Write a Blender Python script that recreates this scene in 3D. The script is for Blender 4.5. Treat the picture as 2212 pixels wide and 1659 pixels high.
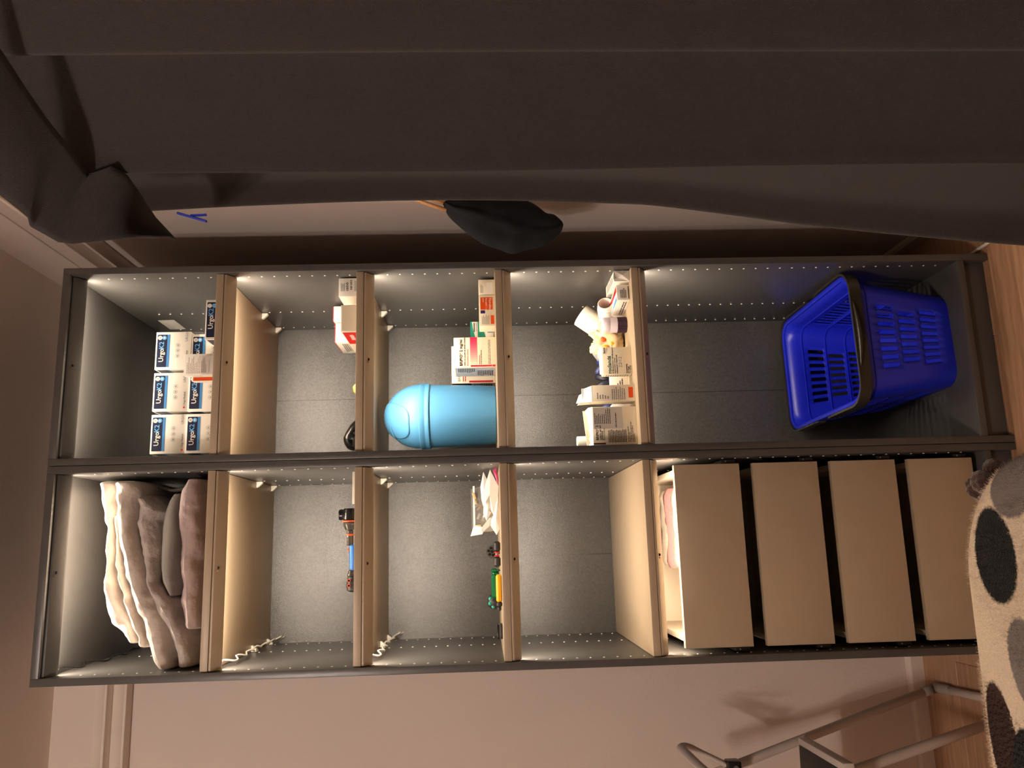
import bpy, bmesh, math, random
from mathutils import Vector, Matrix, noise
random.seed(7)
PI = math.pi
for o in list(bpy.data.objects): bpy.data.objects.remove(o)
SC = bpy.context.scene
COL = SC.collection

# ------------------------------------------------------------------ camera
# the photograph was taken with the phone turned on its side: image left = up in the room
CAM = Vector((-0.2113, -1.9567, 1.3246))
RR = Vector((0.98065989, -0.19451199, -0.0217085))     # to the right in the room (image up)
UU = Vector((0.02864869, 0.03293787, 0.99904672))      # up in the room (image left)
FF = Vector((0.19361154, 0.98034697, -0.03787336))     # view direction
FPX = 1744.63
cd = bpy.data.cameras.new('camera'); cam = bpy.data.objects.new('camera', cd); COL.objects.link(cam)
cd.sensor_fit = 'HORIZONTAL'; cd.sensor_width = 36.0; cd.lens = FPX / 2212 * 36.0
cd.clip_start = 0.05; cd.clip_end = 50
cam.matrix_world = Matrix(((-UU.x, RR.x, -FF.x, CAM.x), (-UU.y, RR.y, -FF.y, CAM.y), (-UU.z, RR.z, -FF.z, CAM.z), (0, 0, 0, 1)))
SC.camera = cam
def PX(x, y, ax, val):
    """a pixel of the 2212x1659 photograph as a direction, met with the plane coordinate[ax] = val"""
    d = FF * FPX + UU * (1106 - x) + RR * (829.5 - y)
    t = (val - CAM[ax]) / d[ax]
    return CAM + d * t

# ------------------------------------------------------------------ world, exposure, room lamp settings
w = bpy.data.worlds.new('world'); SC.world = w; w.use_nodes = True
w.node_tree.nodes['Background'].inputs[0].default_value = (1, 0.8, 0.65, 1)
w.node_tree.nodes['Background'].inputs[1].default_value = 0.0
SC.view_settings.view_transform = 'Standard'; SC.view_settings.look = 'None'
SC.view_settings.gamma = 1.0; SC.view_settings.use_curve_mapping = False
SC.view_settings.exposure = 0.08
BULB_COL = (1.0, 0.85, 0.76); BULB_STR = 350.0; LAMP_POS = (-1.15, -1.95, 2.50)
LED_COL = (1.0, 0.84, 0.66); LED_STR = 290.0

# ------------------------------------------------------------------ materials
def lin(c):
    r = []
    for v in c[:3]:
        v /= 255.0
        r.append(v / 12.92 if v <= 0.04045 else ((v + 0.055) / 1.055) ** 2.4)
    return (r[0], r[1], r[2], 1.0)
MATS = {}
def mat(name, c, rough=0.5, var=0.0, vscale=8.0, bump=0.0, bscale=60.0, spec=0.5, trans=0.0, metal=0.0, emit=None, estr=0, alpha=1.0, sheen=0.0, coat=0.0, stretch=None, bdist=0.002):
    if name in MATS: return MATS[name]
    m = bpy.data.materials.new(name); m.use_nodes = True
    nt = m.node_tree; b = nt.nodes['Principled BSDF']
    b.inputs['Roughness'].default_value = rough
    b.inputs['Specular IOR Level'].default_value = spec
    b.inputs['Metallic'].default_value = metal
    b.inputs['Transmission Weight'].default_value = trans
    b.inputs['Alpha'].default_value = alpha
    b.inputs['Sheen Weight'].default_value = sheen
    b.inputs['Coat Weight'].default_value = coat
    base = lin(c)
    tc = nt.nodes.new('ShaderNodeTexCoord')
    src = tc.outputs['Object']
    if stretch:
        mp = nt.nodes.new('ShaderNodeMapping'); mp.inputs['Scale'].default_value = stretch
        nt.links.new(src, mp.inputs['Vector']); src = mp.outputs['Vector']
    n = nt.nodes.new('ShaderNodeTexNoise'); n.inputs['Scale'].default_value = vscale; n.inputs['Detail'].default_value = 5
    nt.links.new(src, n.inputs['Vector'])
    r = nt.nodes.new('ShaderNodeValToRGB')
    v = var if var else 0.02
    r.color_ramp.elements[0].position = 0.3; r.color_ramp.elements[1].position = 0.7
    r.color_ramp.elements[0].color = tuple(x * (1 - v) for x in base[:3]) + (1,)
    r.color_ramp.elements[1].color = tuple(min(1, x * (1 + v)) for x in base[:3]) + (1,)
    nt.links.new(n.outputs['Fac'], r.inputs['Fac']); nt.links.new(r.outputs['Color'], b.inputs['Base Color'])
    if bump:
        n2 = nt.nodes.new('ShaderNodeTexNoise'); n2.inputs['Scale'].default_value = bscale; n2.inputs['Detail'].default_value = 4
        nt.links.new(src, n2.inputs['Vector'])
        bp = nt.nodes.new('ShaderNodeBump'); bp.inputs['Strength'].default_value = bump; bp.inputs['Distance'].default_value = bdist
        nt.links.new(n2.outputs['Fac'], bp.inputs['Height']); nt.links.new(bp.outputs['Normal'], b.inputs['Normal'])
    if emit:
        b.inputs['Emission Color'].default_value = tuple(emit) + (1,); b.inputs['Emission Strength'].default_value = estr
    MATS[name] = m
    return m
M_FRAME = mat('dark_grey_foil', (76, 74, 72), 0.36, 0.04, 30, 0.04, 900)
M_BACK = mat('dark_grey_back_board', (72, 70, 68), 0.24, 0.14, 140, 0.35, 520, spec=.9)
M_BEIGE = mat('beige_foil', (176, 156, 130), 0.42, 0.02, 12, 0.02, 700)
M_BEIGE_IN = mat('beige_drawer_box', (214, 200, 178), 0.5, 0.02, 12)
M_ALU = mat('dark_light_profile', (76, 73, 70), 0.45, 0.03, 40)
M_LED = mat('led_diffuser', (255, 250, 240), 0.5, emit=LED_COL, estr=LED_STR)
M_WALL = mat('painted_wall', (226, 211, 200), 0.75, 0.025, 3, 0.25, 180)
M_CEIL = mat('painted_ceiling', (236, 224, 212), 0.8, 0.03, 2, 0.2, 90)
M_TRIM = mat('painted_plaster_trim', (230, 216, 204), 0.55, 0.02, 5)
M_WHITE = mat('white_carton', (240, 234, 222), 0.55, 0.02, 20)
M_CREAM = mat('cream_carton', (238, 226, 200), 0.5, 0.02, 20)
M_NAVY = mat('navy_print', (28, 36, 66), 0.4)
M_SKY = mat('light_blue_print', (70, 140, 205), 0.4)
M_SKY2 = mat('pale_blue_print', (110, 180, 235), 0.4)
M_INK = mat('black_ink', (40, 36, 38), 0.5)
M_GINK = mat('grey_ink', (130, 128, 130), 0.5)
M_RED = mat('red_print', (214, 26, 32), 0.4)
M_CRIM = mat('crimson_print', (190, 18, 52), 0.4)
M_MAROON = mat('maroon_print', (70, 16, 28), 0.45)
M_ORANGE = mat('orange_print', (232, 84, 20), 0.4)
M_TEAL = mat('teal_print', (30, 140, 118), 0.4)
M_LABEL = mat('silver_grey_label', (186, 190, 192), 0.4, 0.03, 30)
M_PAPER = mat('white_paper', (240, 236, 228), 0.7, 0.03, 20, 0.1, 90)
M_BLACKP = mat('black_plastic', (16, 15, 16), 0.25)
M_BLACKM = mat('matt_black_plastic', (28, 26, 27), 0.5)
M_WPLAS = mat('white_plastic', (232, 226, 214), 0.4)
M_CLEAR = mat('clear_plastic', (235, 235, 230), 0.12, trans=0.9, spec=0.5)
M_SMOKE = mat('smoky_clear_plastic', (120, 116, 112), 0.1, trans=0.75)

# ------------------------------------------------------------------ mesh helpers
class MB:
    def __init__(s): s.v = []; s.f = []
    def add(s, vs, fs):
        k = len(s.v); s.v += [tuple(p) for p in vs]; s.f += [tuple(i + k for i in f) for f in fs]; return s
    def box(s, x0, x1, y0, y1, z0, z1):
        return s.add([(x0,y0,z0),(x1,y0,z0),(x1,y1,z0),(x0,y1,z0),(x0,y0,z1),(x1,y0,z1),(x1,y1,z1),(x0,y1,z1)],
                     [(0,3,2,1),(4,5,6,7),(0,1,5,4),(1,2,6,5),(2,3,7,6),(3,0,4,7)])
    def hexa(s, b, t):
        return s.add(list(b) + list(t), [(0,3,2,1),(4,5,6,7),(0,1,5,4),(1,2,6,5),(2,3,7,6),(3,0,4,7)])
    def prism(s, poly, ax, a, b):
        """2-D outline extruded along axis ax from a to b (outline in the two remaining axes, in order)"""
        n = len(poly)
        def p3(p, t):
            return (t, p[0], p[1]) if ax == 0 else (p[0], t, p[1]) if ax == 1 else (p[0], p[1], t)
        vs = [p3(p, a) for p in poly] + [p3(p, b) for p in poly]
        fs = [tuple(range(n)), tuple(range(2*n - 1, n - 1, -1))] + [(i, (i+1) % n, n + (i+1) % n, n + i) for i in range(n)]
        return s.add(vs, fs)
    def lathe(s, prof, c=(0,0,0), n=32, axis='Z', cap=True):
        vs = []
        for (r, h) in prof:
            for i in range(n):
                a = 2*PI*i/n; x, y = r*math.cos(a), r*math.sin(a)
                p = (x, y, h) if axis == 'Z' else (h, x, y) if axis == 'X' else (x, h, y)
                vs.append((p[0]+c[0], p[1]+c[1], p[2]+c[2]))
        fs = []
        for j in range(len(prof)-1):
            for i in range(n): fs.append((j*n+i, j*n+(i+1) % n, (j+1)*n+(i+1) % n, (j+1)*n+i))
        if cap:
            fs.append(tuple(range(n-1, -1, -1))); k = (len(prof)-1)*n; fs.append(tuple(k+i for i in range(n)))
        return s.add(vs, fs)
    def tube(s, path, r, n=10, flat=1.0):
        path = [Vector(p) for p in path]; vs = []; fs = []; prev = None
        for i, p in enumerate(path):
            t = (path[min(i+1, len(path)-1)] - path[max(i-1, 0)]).normalized()
            if prev is None:
                a = Vector((0,0,1)) if abs(t.z) < 0.9 else Vector((1,0,0))
                u = t.cross(a).normalized()
            else:
                u = (prev - t * prev.dot(t)).normalized()
            prev = u; v = t.cross(u)
            rr = r[i] if isinstance(r, (list, tuple)) else r
            for k in range(n):
                a = 2*PI*k/n; vs.append(p + u*rr*math.cos(a) + v*rr*flat*math.sin(a))
        m = len(path)
        for j in range(m-1):
            for k in range(n): fs.append((j*n+k, j*n+(k+1) % n, (j+1)*n+(k+1) % n, (j+1)*n+k))
        fs.append(tuple(range(n-1, -1, -1))); fs.append(tuple((m-1)*n+k for k in range(n)))
        return s.add(vs, fs)
    def grid(s, pts):
        """pts[row][col] -> sheet"""
        R = len(pts); C = len(pts[0])
        return s.add([p for row in pts for p in row], [(i*C+j, i*C+j+1, (i+1)*C+j+1, (i+1)*C+j) for i in range(R-1) for j in range(C-1)])
    def build(s, name, m, parent=None, smooth=False, bevel=0.0, seg=2, solid=0.0, sub=0, recalc=True, auto=False):
        me = bpy.data.meshes.new(name); bm = bmesh.new()
        bv = [bm.verts.new(p) for p in s.v]
        for f in s.f:
            try: bm.faces.new([bv[i] for i in f])
            except ValueError: pass
        bm.normal_update()
        if recalc: bmesh.ops.recalc_face_normals(bm, faces=bm.faces)
        if bevel > 0:
            es = [e for e in bm.edges if len(e.link_faces) == 2 and e.calc_face_angle(0) > 0.5]
            bmesh.ops.bevel(bm, geom=es, offset=bevel, segments=seg, affect='EDGES', profile=0.5, clamp_overlap=True)
        bm.to_mesh(me); bm.free()
        if smooth or bevel > 0:
            for p in me.polygons: p.use_smooth = True
            if not smooth or auto: me.set_sharp_from_angle(angle=0.6)
        o = bpy.data.objects.new(name, me); COL.objects.link(o); me.materials.append(m)
        if parent: o.parent = parent
        if solid:
            md = o.modifiers.new('solid', 'SOLIDIFY'); md.thickness = solid; md.offset = 0
        if sub:
            md = o.modifiers.new('sub', 'SUBSURF'); md.levels = sub; md.render_levels = sub
        return o
def tag(o, label=None, cat=None, group=None, kind=None):
    if label: o['label'] = label
    if cat: o['category'] = cat
    if group: o['group'] = group
    if kind: o['kind'] = kind
    return o
def thing(name, label, cat, loc=(0,0,0), rz=0, group=None):
    o = bpy.data.objects.new(name, None); COL.objects.link(o); o.empty_display_size = 0.05
    o.location = loc; o.rotation_euler = (0, 0, rz)
    return tag(o, label, cat, group)
def struct(o): o['kind'] = 'structure'; return o
TEXTS = []
def text(s, size, m, parent, loc, face='front', rot=0.0, name='lettering', align='LEFT', sx=1.0, weight=0.0):
    cu = bpy.data.curves.new(name, 'FONT'); cu.body = s; cu.size = size; cu.extrude = 0.00015; cu.resolution_u = 2
    cu.align_x = align; cu.offset = weight; cu.fill_mode = 'BOTH'
    cu.materials.append(m)
    o = bpy.data.objects.new(name, cu); COL.objects.link(o); o.parent = parent; o.location = loc
    B = {'front': Matrix.Rotation(PI/2, 4, 'X'), 'left': Matrix.Rotation(-PI/2, 4, 'Z') @ Matrix.Rotation(PI/2, 4, 'X'),
         'right': Matrix.Rotation(PI/2, 4, 'Z') @ Matrix.Rotation(PI/2, 4, 'X'), 'top': Matrix.Identity(4)}[face]
    o.rotation_euler = (B @ Matrix.Rotation(rot, 4, 'Z')).to_euler(); o.scale = (sx, 1, 1)
    TEXTS.append(o); return o
def convert_texts():
    bpy.context.view_layer.update(); dg = bpy.context.evaluated_depsgraph_get()
    for o in TEXTS:
        me = bpy.data.meshes.new_from_object(o.evaluated_get(dg))
        n = bpy.data.objects.new('tmp', me); COL.objects.link(n)
        n.parent = o.parent; n.location = o.location; n.rotation_euler = o.rotation_euler; n.scale = o.scale
        nm = o.name.split('.')[0]; cu = o.data
        if not me.materials: me.materials.append(cu.materials[0])
        bpy.data.objects.remove(o); bpy.data.curves.remove(cu); n.name = nm

# ------------------------------------------------------------------ the room
XW = 0.65; YW = 0.592; ZC = 2.60; XL = -4.0; YR = -6.0
struct(MB().box(XL-.1, XW+.1, YW, YW+.1, -.05, ZC+.1).build('wall_back', M_WALL))
struct(MB().box(XW, XW+.1, YR-.1, YW, -.05, ZC+.1).build('wall_right', M_WALL))
struct(MB().box(XL-.1, XL, YR-.1, YW, -.05, ZC+.1).build('wall_left', M_WALL))
struct(MB().box(XL, XW, YR-.1, YR, -.05, ZC+.1).build('wall_rear', M_WALL))
struct(MB().box(XL-.1, XW+.1, YR-.1, YW+.1, ZC, ZC+.1).build('ceiling', M_CEIL))
# floor of laminate planks running along X, each plank a piece of the floor
M_SUB = mat('floor_underlay', (60, 40, 28), 0.9)
floor = struct(MB().box(XL, XW, YR, YW, -.06, -.012).build('floor', M_SUB))
def wood(name, c, stretch=(1.2, 14, 14)):
    m = mat(name, c, 0.42, 0.22, 6.0, 0.08, 40, stretch=stretch); return m
PLANKM = [wood('laminate_plank_a', (170, 132, 102)), wood('laminate_plank_b', (160, 122, 92)), wood('laminate_plank_c', (178, 140, 110))]
PW, PL = 0.192, 1.285
pm = []
for m in PLANKM:
    o = MB().box(0, PL-.0012, 0, PW-.0012, -.012, 0).build('plank', m, floor, bevel=.0008, seg=1); pm.append(o.data); bpy.data.objects.remove(o)
row = 0; y = YW
while y > YR:
    y -= PW; x = XL - (row * 0.43) % PL
    while x < XW:
        if x + PL <= XW and x >= XL and y >= YR:
            o = bpy.data.objects.new('plank', pm[(row*2 + int(x*3)) % 3]); COL.objects.link(o); o.parent = floor; o.location = (x, y, 0)
        else:
            x0, x1 = max(x, XL), min(x + PL - .0012, XW)
            if x1 - x0 > .01: MB().box(x0, x1, max(y, YR), y + PW - .0012, -.012, 0).build('plank', PLANKM[(row + 1) % 3], floor)
        x += PL
    row += 1
# plaster mouldings below the ceiling: two rounded ribs, a cove above
def ribs():
    pts = [(0, 2.371)]
    def rib(z0, z1, d):
        pts.append((.004, z0)); pts.append((d-.002, z0)); pts.append((d, z0+.003))
        for i in range(9):
            a = PI/2*i/8; pts.append((.004 + (d-.004)*(1-math.sin(a))**.8, z0 + .006 + (z1-z0-.006)*(1-math.cos(a))))
    rib(2.371, 2.426, .045); rib(2.427, 2.478, .045); pts.append((0, 2.480))
    return pts
pr = ribs()
struct(MB().prism([(YW - d, z) for d, z in pr], 0, XL, XW).build('trim_1', M_TRIM, smooth=True, auto=True))
struct(MB().prism([(XW - d, z) for d, z in pr], 1, YR, YW).build('trim_2', M_TRIM, smooth=True, auto=True))
cove = [(0, 2.535), (.004, 2.535), (.006, 2.552), (.014, 2.575), (.03, 2.592), (.05, 2.600), (0, 2.600)]
struct(MB().prism([(XW - d, z) for d, z in cove], 1, YR, YW).build('trim_3', M_TRIM, smooth=True, auto=True))
base = [(0, 0), (.016, 0), (.016, .038), (.010, .046), (0, .048)]
struct(MB().prism([(YW - d, z) for d, z in base], 0, XL, XW).build('baseboard_back', M_TRIM))
struct(MB().prism([(XW - d, z) for d, z in base], 1, YR, YW).build('baseboard_right', M_TRIM))

# ------------------------------------------------------------------ wardrobe frames
T = 0.018; HW = 2.36; DEPTH = 0.58; YB = 0.562; ZF = 0.083
SHELF_Z = [1.985, 1.635, 1.285, 0.935]
M_HOLE = mat('pin_hole_plug', (232, 226, 214), 0.4)
def frame(name, label, xa, xb, cols):
    t = thing(name, label, 'wardrobe', ((xa+xb)/2, 0, 0), 0, 'wardrobe frames'); c = (xa+xb)/2
    a, b = xa - c, xb - c
    g = .0006
    MB().box(a+g, a+T, 0, DEPTH, 0, HW).build('side_panel', M_FRAME, t, bevel=.0012)
    MB().box(b-T, b-g, 0, DEPTH, 0, HW).build('side_panel', M_FRAME, t, bevel=.0012)
    MB().box(a+T, b-T, 0, YB, HW-T, HW).build('top_panel', M_FRAME, t, bevel=.001)
    MB().box(a+T, b-T, .002, YB, ZF-T, ZF).build('bottom_panel', M_FRAME, t, bevel=.001)
    MB().box(a+T, b-T, .022, .038, 0.001, ZF-T).build('plinth', M_FRAME, t, bevel=.001)
    MB().box(a+.006, -.0010, YB, YB+.004, .03, HW-.004).build('back_board', M_BACK, t)
    MB().box(.0010, b-.006, YB, YB+.004, .03, HW-.004).build('back_board', M_BACK, t)
    MB().box(-.012, .012, YB+.0042, YB+.007, .03, HW-.004).build('seam_backing', M_BACK, t)  # added strip behind the gap, hides the lit wall so the seam stays dark
    for side, xs, n in ((a+T, 1, 'pin_holes'), (b-T, -1, 'pin_holes')):
        mb = MB()
        for yy in (.037, .36, .53):
            for k in range(68):
                z = .12 + k*.032
                if z > 2.30: continue
                mb.lathe([(.0026, 0), (.0022, .0012*xs)], (side, yy, z), 8, 'X')
        o = mb.build('pin_holes', M_HOLE, t); o['kind'] = 'stuff'
    return t
XR1 = 0.495
FR = frame('wardrobe_frame', 'open dark grey wardrobe frame with the blue basket at the bottom, next to the curtain', 0.0, XR1, 0)
FL = frame('wardrobe_frame', 'open dark grey wardrobe frame with four beige drawers at the bottom', -0.5, 0.0, 0)
# instruction sticker on the side panel in the top compartment
st = MB().add([PX(x, y, 0, XR1-T-.0006) for x, y in ((340, 692), (376, 691), (402, 711), (368, 712))], [(0, 1, 2, 3)]).build('sticker', mat('sticker_paper', (205, 200, 190), .6, .12, 60))
tag(st, 'pale instruction sticker on the side panel above the boxes', 'sticker')

def light_bar(name, label, xa, xb, zt, m):
    """LED bar under the front edge of a shelf: slanted face to the room, diffuser to the inside"""
    L = xb - xa; c = (xa+xb)/2
    t = thing(name, label, 'wardrobe light', (c, 0, zt), 0, 'wardrobe light bars')
    h = .022
    prof = [(.0125, -.0012), (.0125, -.006), (.034, -h), (.0405, -.0238), (.0480, -.0158), (.0480, -.0012)]
    MB().prism(prof, 0, -L/2+.002, L/2-.002).build('housing', m, t, bevel=.0005)
    d = MB().add([(-L/2+.008, .0426, -.0220), (L/2-.008, .0426, -.0220), (L/2-.008, .0479, -.0164), (-L/2+.008, .0479, -.0164)], [(0, 1, 2, 3)]).build('diffuser', M_LED, t, recalc=False)
    sn = MB().lathe([(.0034, 0), (.0034, .0022), (.001, .003)], (.002, .019, -.0118), 12, 'Y').build('sensor', M_BLACKP, t)
    MB().lathe([(.0018, 0), (.0012, .0015)], (-.005, .018, -.0118), 8, 'Y').build('sensor_glint', mat('brass', (200, 150, 90), .3, metal=.9), sn)  # brass dot stands for the bright reflection beside the sensor
    return t
def shelf(label, xa, xb, z, clips_r=(), clips_l=()):
    c = (xa+xb)/2; L = xb-xa
    t = thing('shelf', label, 'shelf', (c, 0, z), 0, 'beige wardrobe shelves')
    MB().box(-L/2+.001, L/2-.001, .010, YB-.001, -T, 0).build('board', M_BEIGE, t, bevel=.0012)
    for s, cl in ((1, clips_r), (-1, clips_l)):
        for yy in cl:
            x = s*(L/2-.001)
            MB().prism([(x, -T), (x - s*.017, -T), (x - s*.015, -T-.005), (x - s*.004, -T-.017), (x, -T-.017)], 1, yy-.007, yy+.007).build('shelf_clip', M_WPLAS, t, bevel=.001)
    return t
RX = (T, XR1-T); LX = (-.5+T, -T)
names_r = ['under the stack of dressing boxes', 'under the barcode and red cartons', 'carrying the light blue bin', 'above the blue basket']
names_l = ['under the folded bedding', 'carrying the vacuum nozzle', 'carrying the screwdrivers', 'over the drawers']
for i, z in enumerate(SHELF_Z):
    shelf('beige shelf ' + names_r[i], *RX, z, (.37, .53) if i < 2 else ())
    shelf('beige shelf ' + names_l[i], *LX, z, (.37, .53) if i < 2 else (), (.37, .53) if i < 2 else ())
    light_bar('light_bar', 'beige light bar on the front of the shelf ' + names_r[i], *RX, z-T, M_BEIGE)
    light_bar('light_bar', 'beige light bar on the front of the shelf ' + names_l[i], *LX, z-T, M_BEIGE)
light_bar('light_bar', 'dark light bar under the wardrobe top above the dressing boxes', *RX, HW-T, M_ALU)
light_bar('light_bar', 'dark light bar under the wardrobe top above the bedding', *LX, HW-T, M_ALU)
# white lamp leads clipped under the two upper left shelves
def lead(label, pts, m, r=.0023, name='lamp_cable'):
    P = []
    for i in range(len(pts)-1):
        a, b = Vector(pts[i]), Vector(pts[i+1])
        for k in range(8):
            t = k/8; p = a.lerp(b, t); P.append((p.x + .004*math.sin(t*PI*2+i), p.y, p.z + .006*math.sin(t*PI*2 + i*1.7)))
    P.append(pts[-1])
    return tag(MB().tube(P, r, 8).build(name, m, smooth=True), label, 'cable', 'lamp cables')
for i, lb in ((0, 'white lamp cable clipped under the shelf with the bedding'), (1, 'white lamp cable clipped under the shelf with the vacuum nozzle')):
    z = SHELF_Z[i] - T - .014; x = LX[0] + .014
    lead(lb, [(x, .05, z-.004), (x, .16, z-.012), (x, .27, z-.008), (x, .37, z-.006), (x, .45, z-.012), (x+.002, .53, z-.006), (x+.006, .556, z-.03)], M_WPLAS)
lead('thin black lamp cable along the ceiling of the bedding compartment', [(LX[0]+.01, .06, HW-T-.012), (LX[0]+.006, .2, HW-T-.012), (LX[0]+.006, .34, HW-T-.03), (LX[0]+.008, .48, HW-T-.018), (LX[0]+.02, .545, HW-T-.03), (LX[0]+.05, .555, HW-T-.07)], M_BLACKM, .002)

# ------------------------------------------------------------------ drawers
DW = (-.467, -.033)
M_STEEL = mat('steel_runner', (150, 150, 150), .35, metal=.9)
for i in range(4):
    z1 = .856 - .196*i; z0 = z1 - .163
    lab = ['beige drawer with folded towels inside, directly below the shelf', 'beige drawer directly below the towel drawer', 'beige drawer second below the towel drawer', 'beige drawer at the very bottom behind the spotted plush pouf'][i]
    t = thing('drawer', lab, 'drawer', (-.25, .02, z0), 0, 'beige drawers'); c = -.25
    a, b = DW[0]-c, DW[1]-c; h = z1-z0
    MB().box(a, b, 0, .016, 0, h).build('drawer_front', M_BEIGE, t, bevel=.0012)
    for xx in (a+.004, b-.004-.014): MB().box(xx, xx+.014, .016, .50, .012, h-.022).build('drawer_side', M_BEIGE_IN, t, bevel=.001)
    MB().box(a+.018, b-.018, .486, .50, .012, h-.022).build('drawer_back', M_BEIGE_IN, t)
    MB().box(a+.018, b-.018, .016, .486, .016, .024).build('drawer_bottom', M_BEIGE_IN, t)
    for s, xx in ((-1, a-.011), (1, b+.002)):
        rn = MB().box(xx, xx+.009, .012, .48, .006, .040).build('runner', M_BLACKM, t, bevel=.001)
        MB().lathe([(.0022, 0), (.0018, .001)], (xx+.0045, .0105, .03), 8, 'Y').build('runner_screw', M_STEEL, rn)
# towels in the top drawer
M_TPINK = mat('pink_terry', (212, 128, 126), .95, .15, 160, 1.0, 420, sheen=.3)
M_TWHITE = mat('white_terry', (216, 198, 174), .95, .10, 160, 1.0, 420, sheen=.3)
def towel(label, m, x0, x1, y0, y1, z0, z1, seed):
    mb = MB(); n = 40; k = 16
    pts = []
    for i in range(n+1):
        x = x0 + (x1-x0)*i/n; row = []
        for j in range(k+1):
            u = j/k; a = PI*2*u
            cy, cz = (y0+y1)/2, (z0+z1)/2
            sy = math.copysign(abs(math.cos(a))**.55, math.cos(a)); sz = math.copysign(abs(math.sin(a))**.45, math.sin(a))
            f = 1 - .12*(max(0, abs(i/n-.5)-.42)/.08)
            d = .006*noise.noise(Vector((x*22+seed, u*9, seed)))
            row.append((x, cy + (y1-y0)/2*sy*f + d + .006*math.sin(x*26+seed), cz + (z1-z0)/2*sz*f + d))
        pts.append(row)
    mb.grid(pts); mb.f.append(tuple(range(k+1))); mb.f.append(tuple(n*(k+1)+j for j in range(k, -1, -1)))
    return tag(mb.build('towel', m, smooth=True, recalc=True), label, 'towel', 'folded towels in the top drawer')
zt = .856-.163+.024
towel('white folded towel in the top drawer, before the pink one', M_TWHITE, -.285, -.076, .195, .272, zt, .814, 1)
towel('pink folded towel in the top drawer', M_TPINK, -.29, -.074, .270, .345, zt, .818, 4)
towel('white folded towel in the top drawer, behind the pink one', M_TWHITE, -.285, -.076, .343, .43, zt, .815, 9)

# ------------------------------------------------------------------ cartons
def lines(parent, x0, x1, z0, z1, n, m=None, y=-.0004, face='front', fill=.75, vertical=False, seed=0, th=.45):
    """rows of small print"""
    rnd = random.Random(seed); mb = MB(); dz = (z1-z0)/n
    for i in range(n):
        z = z1 - (i+.5)*dz; x = x0; end = x0 + (x1-x0)*(fill + (1-fill)*rnd.random())
        while x < end:
            wv = (x1-x0)*rnd.uniform(.05, .16); e = min(x+wv, end)
            q = (x, e, z-dz*th/2, z+dz*th/2)
            if face == 'front': mb.add([(q[0], y, q[2]), (q[1], y, q[2]), (q[1], y, q[3]), (q[0], y, q[3])], [(0, 1, 2, 3)])
            elif face == 'left': mb.add([(y, q[0], q[2]), (y, q[0], q[3]), (y, q[1], q[3]), (y, q[1], q[2])], [(0, 1, 2, 3)])
            elif face == 'top': mb.add([(q[0], q[2], y), (q[1], q[2], y), (q[1], q[3], y), (q[0], q[3], y)], [(0, 1, 2, 3)])
            x = e + (x1-x0)*.02
    if vertical: mb.v = [(x0 + (v[2]-z0), v[1], z0 + (v[0]-x0)) for v in mb.v]
    return mb.build('small_print', m or M_INK, parent, recalc=False)
def rect(parent, x0, x1, z0, z1, m, face='front', off=.0003, name='print_panel', at=0.0, r=0.0):
    """flat printed panel on a face"""
    if r:
        pts = []
        for cx, cz, a0 in ((x1-r, z1-r, 0), (x0+r, z1-r, PI/2), (x0+r, z0+r, PI), (x1-r, z0+r, 1.5*PI)):
            for k in range(5): a = a0 + PI/2*k/4; pts.append((cx + r*math.cos(a), cz + r*math.sin(a)))
    else: pts = [(x0, z0), (x1, z0), (x1, z1), (x0, z1)]
    if face == 'front': mb = MB().prism(pts, 1, at-off, at+.0001)
    elif face == 'left': mb = MB().prism(pts, 0, at-off, at+.0001)
    elif face == 'top': mb = MB().prism(pts, 2, at-.0001, at+off)
    return mb.build(name, m, parent)
def carton(label, x0, x1, y0, d, z0, z1, m=None, rz=0, cat='box', group=None, name='medicine_carton', bev=.0012):
    t = thing(name, label, cat, (x0, y0, z0), rz, group)
    o = MB().box(0, x1-x0, 0, d, 0, z1-z0).build('carton_body', m or M_WHITE, t, bevel=bev)
    t['w'] = x1-x0; t['h'] = z1-z0; t['d'] = d
    return t
def carton_px(label, xtop, yr, yl, Y, z0, d, m=None, **k):
    a = PX(xtop, yl, 1, Y); b = PX(xtop, yr, 1, Y)
    return carton(label, a.x, b.x, Y, d, z0, (a.z+b.z)/2, m, **k)
def disc(parent, x, z, r, m, y=-.0006, name='icon', rin=0):
    if rin:
        mb = MB(); n = 20
        vs = [(x+rr*math.cos(2*PI*i/n), y, z+rr*math.sin(2*PI*i/n)) for rr in (rin, r) for i in range(n)]
        mb.add(vs, [(i, (i+1) % n, n+(i+1) % n, n+i) for i in range(n)]); return mb.build(name, m, parent)
    return MB().prism([(x+r*math.cos(2*PI*i/20), z+r*math.sin(2*PI*i/20)) for i in range(20)], 1, y-.0002, y+.0003).build(name, m, parent)

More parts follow.
